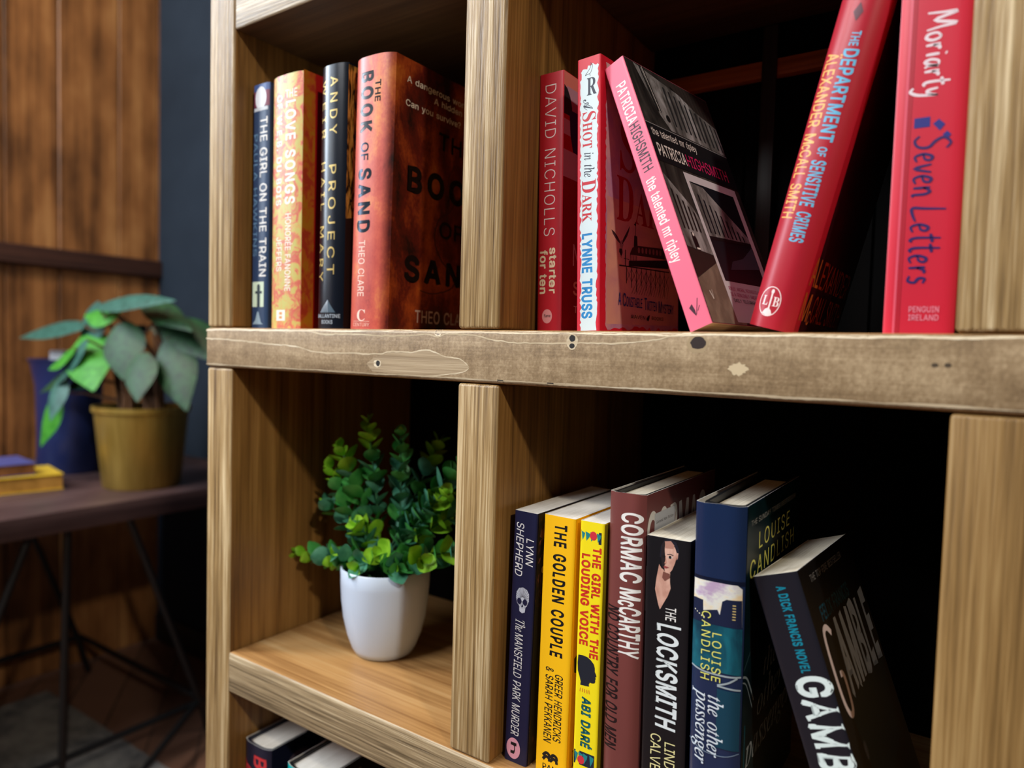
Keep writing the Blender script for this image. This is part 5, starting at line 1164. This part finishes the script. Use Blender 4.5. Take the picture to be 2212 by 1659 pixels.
for k in range(5):
    b.line('s', [(0.22 + k * 0.09, 0.622), (0.20 + k * 0.1, 0.636)], 0.0006, ink((226, 120, 40)))
b.word('ABI DAR\u00c9', 0.652, 0.842, 0.49, 0.36, TL, w=0.05, shear=0.1)
patch(0.860, 0.912, False)
b.upright('S', 0.30, 0.62, 0.945, 0.0080, TL, 'b')
b.rect('f', 0.001, 0.139, 0.001, 0.219, ink((150, 136, 30), 0.4))
b.finish()

# 13 maroon hardback
b = Book('maroon hardback with tall white capitals, behind the black paperback with the face', GLR, (0.5122, 0.02, ZS), 0.0308, 0.2471, 0.165, -0.39, hard=True, cover=C_MAR, board=ink((22, 20, 22)), wave=0.0012, drop=0.004, stand=0.0022, b=0.0045, p=3.4)
b.word('CORMAC', 0.060, 0.280, 0.66, 0.52, WHITE, w=0.03); b.word('M', 0.300, 0.336, 0.66, 0.52, WHITE, w=0.03); b.word('c', 0.339, 0.357, 0.63, 0.52, WHITE, w=0.03); b.word('CARTHY', 0.360, 0.520, 0.66, 0.52, WHITE, w=0.03)
b.word('NO COUNTRY FOR OLD MEN', 0.365, 0.830, 0.22, 0.36, ink((26, 8, 13)), w=0.03, shear=0.16)
b.fword('CORMAC', 0.006, 0.140, 0.0165, 0.034, ink((226, 222, 214)), w=0.03); b.fword('McCARTHY', 0.006, 0.150, 0.056, 0.034, ink((226, 222, 214)), w=0.03)
b.finish()
sk = MB(); sk.box((0.0309, 0.020, 0.2471 - 0.0310), (0.0313, 0.062, 0.2471 - 0.0175), ink((196, 198, 202), 0.5))
vs, fs, W = text2d('General Non Fiction', 's', 0.0)
fs = fs[0]
sk.add([(0.03134, 0.0225 + x * 0.036 / W, 0.2471 - 0.0235 + (y - 1) * 0.0024) for x, y in vs], fs, BLACK)
tag(sk.build('sticker', b.root), 'pale shop sticker with small black lettering')

# 14 black paperback with face
b = Book('black paperback with a woman\u2019s face at the top of its spine', GLR, (0.5468, 0.02, ZS), 0.0341, 0.2178, 0.14, -0.68, cover=ink((16, 16, 21), 0.36), pages=PAGES)
SKN = blotch_mat('printed_skin', [(0.3, (176, 122, 104)), (0.7, (222, 178, 160))], (90, 90, 60), 3); SKD = ink((120, 72, 62)); HAIR = ink((20, 22, 36))
b.sp([(0.30, 0.095), (0.24, 0.150), (0.22, 0.185), (0.30, 0.235), (0.345, 0.253), (0.42, 0.230), (0.52, 0.200), (0.58, 0.172), (0.56, 0.150), (0.56, 0.120), (0.36, 0.108)], SKN)
b.sp([(0.52, 0.012), (0.62, 0.020), (0.69, 0.036), (0.70, 0.060), (0.66, 0.084), (0.60, 0.108), (0.53, 0.122), (0.44, 0.120), (0.385, 0.104), (0.36, 0.080), (0.345, 0.055), (0.38, 0.030), (0.44, 0.016)], SKN)
b.sp([(0.31, 0.070), (0.33, 0.030), (0.42, 0.006), (0.54, 0.001), (0.68, 0.010), (0.755, 0.036), (0.745, 0.066), (0.70, 0.078), (0.705, 0.050), (0.66, 0.030), (0.60, 0.019), (0.52, 0.016), (0.43, 0.022), (0.37, 0.044), (0.35, 0.070)], HAIR)
b.sp([(0.70, 0.046), (0.735, 0.046), (0.725, 0.064), (0.70, 0.070)], SKN)
b.sp([(0.34, 0.058), (0.36, 0.022), (0.43, 0.012), (0.42, 0.040), (0.43, 0.060), (0.45, 0.082), (0.425, 0.098), (0.43, 0.118), (0.385, 0.106), (0.35, 0.082)], ink((32, 23, 27)))
b.sp([(0.42, 0.012), (0.56, 0.008), (0.64, 0.022), (0.62, 0.034), (0.43, 0.036)], ink((180, 130, 114)))
b.sp([(0.48, 0.0555), (0.56, 0.0525), (0.63, 0.0560), (0.62, 0.058), (0.55, 0.0555), (0.48, 0.058)], HAIR); b.sp([(0.37, 0.056), (0.43, 0.054), (0.43, 0.0565), (0.37, 0.058)], HAIR)
b.ell('s', 0.555, 0.0645, 0.0018, 0.0009, ink((206, 196, 192)), 12); b.ell('s', 0.55, 0.0645, 0.0011, 0.0012, BLACK, 12); b.ell('s', 0.405, 0.0645, 0.0013, 0.0011, BLACK, 12)
b.sp([(0.445, 0.062), (0.475, 0.086), (0.45, 0.0905), (0.42, 0.088), (0.44, 0.080)], ink((196, 140, 122))); b.line('s', [(0.42, 0.0885), (0.455, 0.0895)], 0.0005, SKD)
b.sp([(0.40, 0.100), (0.44, 0.0975), (0.50, 0.0985), (0.53, 0.1005), (0.47, 0.1055), (0.42, 0.1045)], ink((168, 74, 74))); b.line('s', [(0.40, 0.101), (0.53, 0.101)], 0.0003, ink((70, 26, 28)))
b.sp([(0.40, 0.118), (0.55, 0.122), (0.56, 0.135), (0.44, 0.150), (0.38, 0.140)], SKD)
b.word('THE', 0.238, 0.285, 0.60, 0.24, WHITE, w=0.006); b.word('L', 0.300, 0.326, 0.57, 0.54, ink((222, 230, 232)), w=0.03, shear=0.0); b.word('OCKSMITH', 0.332, 0.668, 0.54, 0.46, ink((222, 230, 232)), w=0.035, shear=0.10)
b.word('LINDA', 0.712, 0.830, 0.66, 0.24, ink((230, 222, 160)), w=0.0); b.word('CALVEY', 0.694, 0.850, 0.33, 0.24, ink((230, 222, 160)), w=0.0)
b.finish()

# 15 navy and teal glossy hardback
b = Book('glossy navy and teal hardback with a city skyline printed across its spine', GLR, (0.5853, 0.015, ZS), 0.0366, 0.2505, 0.165, -0.77, hard=True, cover=ink((22, 40, 74), 0.26, 0, 0.5, 0.4), board=ink((16, 18, 22)), wave=0.0022, drop=0.006, stand=0.0050, b=0.004, p=4.0)
SKYB = NT('printed_sky_band', 0.28, 0.5)
v_ = SKYB.coord(False)
SKYB.base(SKYB.ramp(SKYB.noise(v_, (40, 40, 70), 1.0, 4, 0.6), [(0.38, (186, 160, 190)), (0.5, (222, 222, 214)), (0.62, (230, 208, 168))]))
b.sp([(0.0, 0.215), (1.0, 0.215), (1.0, 0.228), (0.0, 0.224)], ink((12, 22, 44), 0.26))
b.sp([(0.01, 0.226), (0.88, 0.226), (0.96, 0.236), (0.97, 0.345), (0.0, 0.345)], SKYB.m)
CITY = ink((24, 34, 62), 0.28)
b.sp([(0.0, 0.284), (0.06, 0.282), (0.22, 0.284), (0.23, 0.314), (0.35, 0.309), (0.51, 0.304), (0.56, 0.318), (0.60, 0.278), (0.68, 0.270), (0.96, 0.268), (0.97, 0.350), (0.0, 0.360)], CITY)
for k in range(6):
    b.line('s', [(0.80, 0.284 + 0.008 * k), (0.86, 0.284 + 0.008 * k)], 0.0007, ink((214, 190, 120)))
for k in range(5):
    b.ell('s', 0.05 + 0.05 * k, 0.318 + 0.004 * k, 0.0005, 0.0005, ink((236, 230, 200)), 8)
b.rect('s', 0.0, 0.98, 0.349, 0.482, C_TEAL)
CH = ink((186, 206, 216), 0.2, 0.4)
b.line('s', [(0.0, 0.482), (0.3, 0.490), (0.7, 0.490), (0.98, 0.486)], 0.0012, CH, True); b.line('s', [(0.55, 0.520), (0.75, 0.508), (0.92, 0.490)], 0.0012, CH, True); b.line('s', [(0.55, 0.522), (0.98, 0.524)], 0.0012, CH)
b.rect('s', 0.55, 0.98, 0.530, 0.70, ink((14, 60, 80), 0.28))
YG = ink((226, 224, 110))
b.word('CANDLISH', 0.314, 0.512, 0.30, 0.18, YG, track=0.12); b.word('LOUISE', 0.372, 0.512, 0.52, 0.18, YG, track=0.12)
b.word('the other', 0.555, 0.732, 0.52, 0.28, ink((214, 224, 232)), 'i', 0.003); b.word('passenger', 0.545, 0.762, 0.27, 0.28, ink((214, 224, 232)), 'i', 0.003)
b.sp([(0.30, 0.775), (0.42, 0.78), (0.36, 0.80)], ink((226, 130, 170)))
b.line('s', [(0.0, 0.70), (0.3, 0.722), (0.7, 0.722), (0.98, 0.706)], 0.0005, ink((120, 140, 160)), True)
b.rect('f', 0.005, 0.164, 0.001, 0.249, blotch_mat('dark_teal_print', [(0.3, (8, 12, 18)), (0.7, (10, 44, 50))], (12, 12, 14), 3, 0.28))
GR = ink((150, 152, 150))
b.fword('THE SUNDAY TIMES BESTSELLER', 0.014, 0.150, 0.0125, 0.0040, GR); b.fword('LOUISE', 0.036, 0.130, 0.0245, 0.0125, YG, w=-0.01, track=0.1); b.fword('CANDLISH', 0.014, 0.148, 0.0420, 0.0135, YG, w=-0.01, track=0.1)
LV = ink((150, 156, 158))
b.fword('the', 0.060, 0.100, 0.124, 0.017, LV, 'i', -0.004); b.fword('other', 0.044, 0.120, 0.147, 0.020, LV, 'i', -0.004); b.fword('passenger', 0.012, 0.150, 0.172, 0.022, LV, 'i', -0.004)
b.line('f', [(0.006, 0.118), (0.020, 0.110), (0.060, 0.085)], 0.0008, ink((60, 90, 96)), True); b.line('f', [(0.004, 0.122), (0.016, 0.128), (0.034, 0.150)], 0.0016, CH, True); b.line('f', [(0.004, 0.126), (0.014, 0.132), (0.030, 0.154)], 0.0008, CH, True)
b.line('f', [(0.012, 0.160), (0.012, 0.240)], 0.0020, ink((20, 84, 96))); b.ell('f', 0.030, 0.09, 0.012, 0.03, ink((10, 12, 16)))
b.finish()

# 16 black paperback leaning left
b = Book('black paperback with huge white capitals, leaning left against the navy and teal hardback', GLR, (0.6945, 0.02, ZS), 0.0311, 0.2127, 0.135, -19.78, 4, cover=ink((24, 24, 33), 0.34), pages=PAGES)
b.word('A DICK FRANCIS NOVEL', 0.040, 0.315, 0.55, 0.20, ink((0, 128, 152)), w=0.04); b.word('GAMBLE', 0.325, 0.730, 0.62, 0.70, ink((216, 230, 228)), w=0.04)
b.rect('f', 0.001, 0.134, 0.001, 0.212, ink((10, 11, 14), 0.34))
b.fword('THE TOP FIVE BESTSELLER', 0.021, 0.104, 0.0080, 0.0048, ink((120, 120, 122)))
b.poly('f', [(0.020, 0.096), (0.128, 0.096), (0.110, 0.150), (0.060, 0.165), (0.030, 0.150)], ink((8, 30, 38), 0.34))
b.fword('FELIX FRANCIS', 0.021, 0.096, 0.0300, 0.0100, ink((10, 66, 84)), w=0.02)
SV = ink((176, 194, 214), 0.35)
b.fword('AMBLE', 0.035, 0.130, 0.0450, 0.0490, SV, w=0.05)
b.line('f', [(0.030, 0.050), (0.022, 0.044), (0.0145, 0.048), (0.0125, 0.070), (0.0140, 0.092), (0.0200, 0.102), (0.0265, 0.100), (0.0290, 0.088), (0.0285, 0.078), (0.0225, 0.076)], 0.0042, ink((222, 206, 208), 0.35), True)
b.ell('f', 0.0275, 0.128, 0.003, 0.006, ink((70, 74, 84)))
b.finish()

# bottom left compartment
b = Book('navy hardback with red spine capitals under the lower left shelf', GLL, (0.0495, 0.018, -0.744), 0.047, 0.263, 0.165, 0, hard=True, cover=ink((20, 26, 48), 0.34), board=ink((18, 26, 46)), drop=0.004, stand=0.001, wave=0.0006, pages=PAGES_WHITE)
CR = ink((206, 54, 58))
b.word('B', 0.045, 0.100, 0.66, 0.42, CR, w=0.03); b.word('A', 0.092, 0.15, 0.16, 0.34, CR, w=0.03)
b.fword('C', 0.024, 0.062, 0.018, 0.040, ink((84, 76, 92)), w=0.02); b.fword('O', 0.070, 0.110, 0.018, 0.040, ink((84, 76, 92)), w=0.02)
b.finish()
b = Book('thick black and turquoise hardback right of the navy one, under the lower shelf', GLL, (0.1255, 0.018, -0.744), 0.058, 0.2605, 0.165, 0, hard=True, cover=ink((14, 15, 18), 0.34), board=ink((16, 17, 20)), drop=0.004, stand=0.001, pages=PAGES_WHITE)
b.rect('s', 0.0, 0.5, 0.0, 0.4, ink((0, 176, 178), 0.34))
b.fword('THE', 0.020, 0.060, 0.012, 0.010, ink((150, 150, 156)), w=0.01)
b.finish()
# ------------------------------------------------------------------ small potted plant in the compartment
def leafmat(name, a, b, rough=0.4):
    w = NT(name, rough, 0.35)
    w.base(w.ramp(w.noise(w.coord(False), (60, 60, 60), 1.0, 2, 0.5), [(0.3, a), (0.7, b)]))
    w.b.inputs['Specular IOR Level'].default_value = 0.35
    return w.m
G1 = leafmat('leaf_lime', (100, 168, 20), (158, 208, 56))
G2 = leafmat('leaf_green', (44, 128, 54), (84, 158, 78))
G3 = leafmat('leaf_blue_green', (40, 106, 80), (92, 160, 130))
STEM = ink((58, 106, 70), 0.5)

def leaf(mb, p, d, up, L, W, m, cup=0.25, n=5, point=0.0):
    """cupped leaf from base p along d"""
    d = d.normalized(); s = d.cross(up).normalized(); u = s.cross(d).normalized()
    vs, fs = [], []
    for i in range(n + 1):
        q = i / n
        w = W * 0.5 * (math.sin(math.pi * min(1, q * 0.92 + 0.06)) ** 0.75)
        w *= 1.0 - point * q * q * 0.85
        c = p + d * (L * q) + u * (cup * L * (q * q) * 0.6)
        vs += [c - s * w + u * (cup * w), c, c + s * w + u * (cup * w)]
    for i in range(n):
        a = 3 * i
        fs += [[a, a + 1, a + 4, a + 3], [a + 1, a + 2, a + 5, a + 4]]
    mb.add(vs, fs, m)

PX, PY = 0.183, 0.112
pot = thing('potted_plant', 'small artificial leafy plant in a white tapered pot inside the bookcase', 'plant', (PX, PY, ZS))
mb = MB()
prof = [(0.0, 0.0), (0.028, 0.0), (0.0335, 0.002), (0.0375, 0.009), (0.0430, 0.024), (0.0476, 0.044), (0.0500, 0.064), (0.0512, 0.084), (0.0516, 0.1015), (0.0505, 0.1025), (0.0490, 0.1015), (0.0470, 0.075), (0.0, 0.070)]
mb.lathe(prof, ink((202, 217, 238), 0.35), n=64)
mb.build('pot', pot, 50)
mb = MB(); mb.lathe([(0.0, 0.088), (0.0475, 0.087)], ink((30, 40, 22), 0.9)); mb.build('moss', pot)
rnd = random.Random(21)
tips = [((0.157, 0.105, -0.106), 9), ((0.206, 0.108, -0.117), 9), ((0.117, 0.10, -0.139), 8), ((0.100, 0.10, -0.165), 8), ((0.094, 0.10, -0.208), 7), ((0.052, 0.090, -0.276), 6),
        ((0.163, 0.085, -0.222), 7), ((0.272, 0.13, -0.145), 7), ((0.262, 0.115, -0.178), 7), ((0.266, 0.080, -0.242), 7), ((0.300, 0.10, -0.230), 6), ((0.128, 0.085, -0.268), 6),
        ((0.21, 0.17, -0.13), 7), ((0.15, 0.17, -0.17), 6), ((0.25, 0.17, -0.17), 6), ((0.195, 0.09, -0.250), 6), ((0.225, 0.085, -0.258), 6), ((0.183, 0.07, -0.262), 5), ((0.290, 0.14, -0.19), 6), ((0.15, 0.075, -0.255), 5)]
st = MB(); fo = MB()
base = Vector((PX, PY, ZS + 0.088))
for ti, (tp, n) in enumerate(tips):
    tp = Vector(tp)
    b = base + Vector((rnd.uniform(-.018, .018), rnd.uniform(-.018, .018), 0))
    mid = b.lerp(tp, 0.5) + Vector((rnd.uniform(-.008, .008), rnd.uniform(-.008, .008), 0.014))
    pts = []
    for i in range(9):
        q = i / 8
        pts.append(b * (1 - q) ** 2 + mid * 2 * q * (1 - q) + tp * q * q)
    st.tube([p - Vector((PX, PY, ZS)) for p in pts], [0.0013 - 0.0006 * i / 8 for i in range(9)], STEM, 6)
    L = (tp - b).length
    m_ = max(n - 2, int(L / 0.0165))
    for i in range(m_ + 1):
        q = 0.28 + 0.72 * i / m_
        p = b * (1 - q) ** 2 + mid * 2 * q * (1 - q) + tp * q * q
        ax = ((mid - b) * (1 - q) + (tp - mid) * q).normalized()
        a = ax.orthogonal().normalized()
        a.rotate(Matrix.Rotation(i * R(74) + ti, 3, ax))
        size = 0.0235 * (1.06 - 0.5 * abs(q - 0.62)) * rnd.uniform(0.8, 1.15)
        if q > 0.9:
            size *= 0.72
        mm = G1 if (q > 0.78 and ti % 3 != 1) or (ti % 4 == 2 and rnd.random() < 0.4) else (G3 if rnd.random() < 0.55 else G2)
        for sg in (1, -1):
            dd = a * sg + ax * rnd.uniform(0.35, 0.8) + Vector((0, 0, 0.12))
            leaf(fo, p - Vector((PX, PY, ZS)), dd, ax, size, size * 0.92, mm, 0.35)
    leaf(fo, tp - Vector((PX, PY, ZS)), ax, a, 0.011, 0.008, G1, 0.2)
for q in range(len(fo.v)):
    x, y, z = fo.v[q]
    x = min(x, 0.186) if z > 0.02 else x
    fo.v[q] = (x, y, z)
st.build('stems', pot, 60)
fo.build('foliage', pot, 80)

# ------------------------------------------------------------------ side table in the nook, with its plant, vase and books
TZ = -0.42
table = thing('side_table', 'dark timber side table on thin black metal rod legs beside the bookcase', 'table', (-1.46, 0.35, ZF))
def tpart(name, mb, smooth=40):
    o = mb.build(name, table, smooth); o.location = (1.46, -0.35, -ZF); return o
mb = MB(); mb.box((-1.865, -0.55, TZ - 0.052), (-1.02, 0.93, TZ), wood('dark_table_top', 1, (52, 36, 36), (78, 58, 58), (104, 82, 80), 26, 200, 0.3, 0.2, 0.42), 0.004)
tpart('tabletop', mb)
rod = ink((16, 17, 19), 0.45)
def rodpart(name, pts, r=0.009):
    m = MB(); m.tube(pts, r, rod, 10); tpart(name, m, 60)
zt, zb = TZ - 0.052, ZF + 0.012
for X in (-1.07, -1.80):
    zr = ZF + 0.0082 if X > -1.5 else ZF
    rodpart('leg', [(X, 0.315, zt), (X, 0.298, zr)])
    rodpart('leg', [(X, 0.46, zt), (X, 0.665, -1.05), (X, 0.70, ZF)])
    rodpart('leg', [(X, 0.235, zt), (X, 0.06, -0.95), (X, 0.0, zr)])
    rodpart('stretcher', [(X, 0.02, -1.045), (X, 0.672, -1.045)])
    rodpart('leg', [(X, -0.45, zt), (X, -0.45, zr)])
rodpart('stretcher', [(-1.07, 0.672, -1.045), (-1.80, 0.672, -1.045)])
rodpart('stretcher', [(-1.07, 0.655, -1.045), (-0.93, 0.40, -1.10)])

gp = thing('houseplant', 'broad-leaved green houseplant in a matte gold pot on the side table', 'plant', (-1.19, 0.56, TZ))
gold = NT('brushed_gold', 0.42, 0.5)
gold.b.inputs['Metallic'].default_value = 0.75
gold.base(gold.ramp(gold.noise(gold.coord(False), (70, 70, 3), 1.0, 3, 0.5), [(0.3, (166, 138, 62)), (0.7, (196, 166, 86))]))
mb = MB(); mb.lathe([(0.0, 0.0), (0.094, 0.0), (0.098, 0.004), (0.118, 0.205), (0.124, 0.208), (0.124, 0.222), (0.119, 0.222), (0.113, 0.20), (0.0, 0.19)], gold.m, n=56)
mb.build('pot', gp, 40)
mb = MB(); mb.lathe([(0.0, 0.196), (0.114, 0.195)], ink((38, 28, 22), 0.95)); mb.build('soil', gp)
DG = leafmat('leaf_deep', (14, 48, 24), (32, 78, 40), 0.5); DG2 = leafmat('leaf_bright', (44, 120, 30), (70, 150, 48), 0.5); DG3 = leafmat('leaf_bluish', (36, 78, 68), (58, 106, 96), 0.45)
leaves = [  # base, tip, width, material
    ((-1.50, .55, .02), (-1.92, .50, .018), .10, DG3), ((-1.30, .50, .085), (-1.34, .45, -.045), .155, DG3), ((-1.42, .55, .08), (-1.086, .56, .123), .09, DG3),
    ((-1.17, .55, .09), (-0.92, .52, .035), .10, DG), ((-1.42, .52, -.02), (-1.52, .46, -.15), .08, DG3), ((-1.545, .50, -.18), (-1.60, .45, -.34), .12, DG2),
    ((-1.46, .53, -.09), (-1.66, .47, -.17), .10, DG), ((-1.33, .48, .0), (-1.16, .40, -.13), .19, DG2), ((-1.18, .50, .03), (-1.10, .45, -.11), .16, DG),
    ((-1.06, .56, -.01), (-0.93, .52, -.18), .15, DG), ((-1.12, .57, .05), (-0.90, .60, -.05), .13, DG), ((-1.25, .62, .03), (-1.05, .72, .02), .14, DG),
    ((-1.36, .60, .02), (-1.50, .70, .0), .13, DG), ((-1.25, .50, -.06), (-1.36, .42, -.15), .15, DG), ((-1.20, .50, .05), (-1.32, .46, .06), .12, DG2), ((-1.08, .50, -.05), (-1.01, .44, -.16), .12, DG),
    ((-1.52, .50, -.13), (-1.49, .44, -.25), .08, DG3), ((-1.45, .50, -.05), (-1.58, .47, -.10), .10, DG2)]
fo = MB(); st = MB()
O = Vector((-1.19, 0.56, TZ))
for i, (b, t, w, m) in enumerate(leaves):
    b, t = Vector(b), Vector(t)
    if b.x < -1.40:
        E = Vector((0.754, -0.478, -0.016)); b, t = E + (b - E) * 0.92, E + (t - E) * 0.92
    leaf(fo, b - O, t - b, Vector((0.3, -0.75, 0.75)), (t - b).length, w * 0.82, m, -0.22, 9, 0.7)
    foot = O + Vector((0.05 * math.cos(i * 2.4), 0.05 * math.sin(i * 2.4), 0.19))
    midp = Vector((foot.x * 0.6 + b.x * 0.4, foot.y, foot.z * 0.35 + b.z * 0.65))
    st.tube([q - O for q in (foot, foot.lerp(midp, .5), midp, midp.lerp(b, .6) + Vector((0, 0, .008)), b)], [0.007, 0.006, 0.005, 0.004, 0.003], ink((92, 62, 40), 0.7), 6)
st.build('stems', gp, 60); fo.build('foliage', gp, 80)

vz = thing('vase', 'tall dark navy flared vase behind the gold pot on the side table', 'vase', (-1.55, 0.53, TZ))
mb = MB(); mb.lathe([(0.0, 0.0), (0.082, 0.0), (0.086, 0.006), (0.084, 0.12), (0.088, 0.26), (0.100, 0.325), (0.108, 0.338), (0.103, 0.340), (0.092, 0.315), (0.080, 0.25), (0.0, 0.24)], ink((26, 38, 84), 0.35), n=56)
mb.build('vase_body', vz, 50)
cb = MB(); cb.box((-1.625, 0.505, TZ + 0.2425), (-1.535, 0.545, TZ + 0.365), ink((206, 210, 216), 0.6), 0.004)
tag(cb.build('card_box'), 'small white box standing in the mouth of the navy vase', 'box')

def flat_book(name, label, cx, cy, z, sx, sy, th, rot, cover, pages):
    r = thing(name, label, 'book', (cx, cy, z), 'books lying on the side table')
    r.rotation_euler = (0, 0, rot)
    m = MB(); c = 0.003
    m.box((-sx / 2, -sy / 2, 0), (sx / 2, sy / 2, c), cover, 0.001, 1); m.box((-sx / 2, -sy / 2, th - c), (sx / 2, sy / 2, th), cover, 0.001, 1); m.box((-sx / 2, -sy / 2, c), (-sx / 2 + c, sy / 2, th - c), cover)
    m.build('cover', r)
    m = MB(); m.box((-sx / 2 + c, -sy / 2 + 0.003, c), (sx / 2 - 0.003, sy / 2 - 0.003, th - c), pages); m.build('page_block', r)
flat_book('book', 'yellow covered book lying flat, lower of two on the side table', -1.385, 0.285, TZ, 0.17, 0.26, 0.042, R(-11), ink((206, 172, 40), 0.4), pages_mat('ochre_pages', (150, 108, 44), (196, 146, 70)))
flat_book('book', 'violet-blue covered book lying on top of the yellow book', -1.40, 0.235, TZ + 0.042, 0.16, 0.235, 0.032, R(-6), ink((72, 78, 140), 0.4), pages_mat('brown_pages', (96, 60, 36), (140, 94, 60)))

rg = NT('rug_pile', 0.95, 0.1)
v_ = rg.coord(False)
rg.base(rg.ramp(rg.noise(v_, (9, 9, 9), 1.0, 4, 0.7), [(0.35, (96, 96, 98)), (0.65, (158, 155, 150))]))
rg.bump(rg.noise(v_, (500, 500, 500), 1.0, 2, 0.5), 0.6, 0.003)
mb = MB(); mb.box((-1.75, -0.9, ZF), (-0.98, 0.55, ZF + 0.008), rg.m, 0.003, 1)
tag(mb.build('rug'), 'grey low-pile rug on the floor under the side table', 'rug')
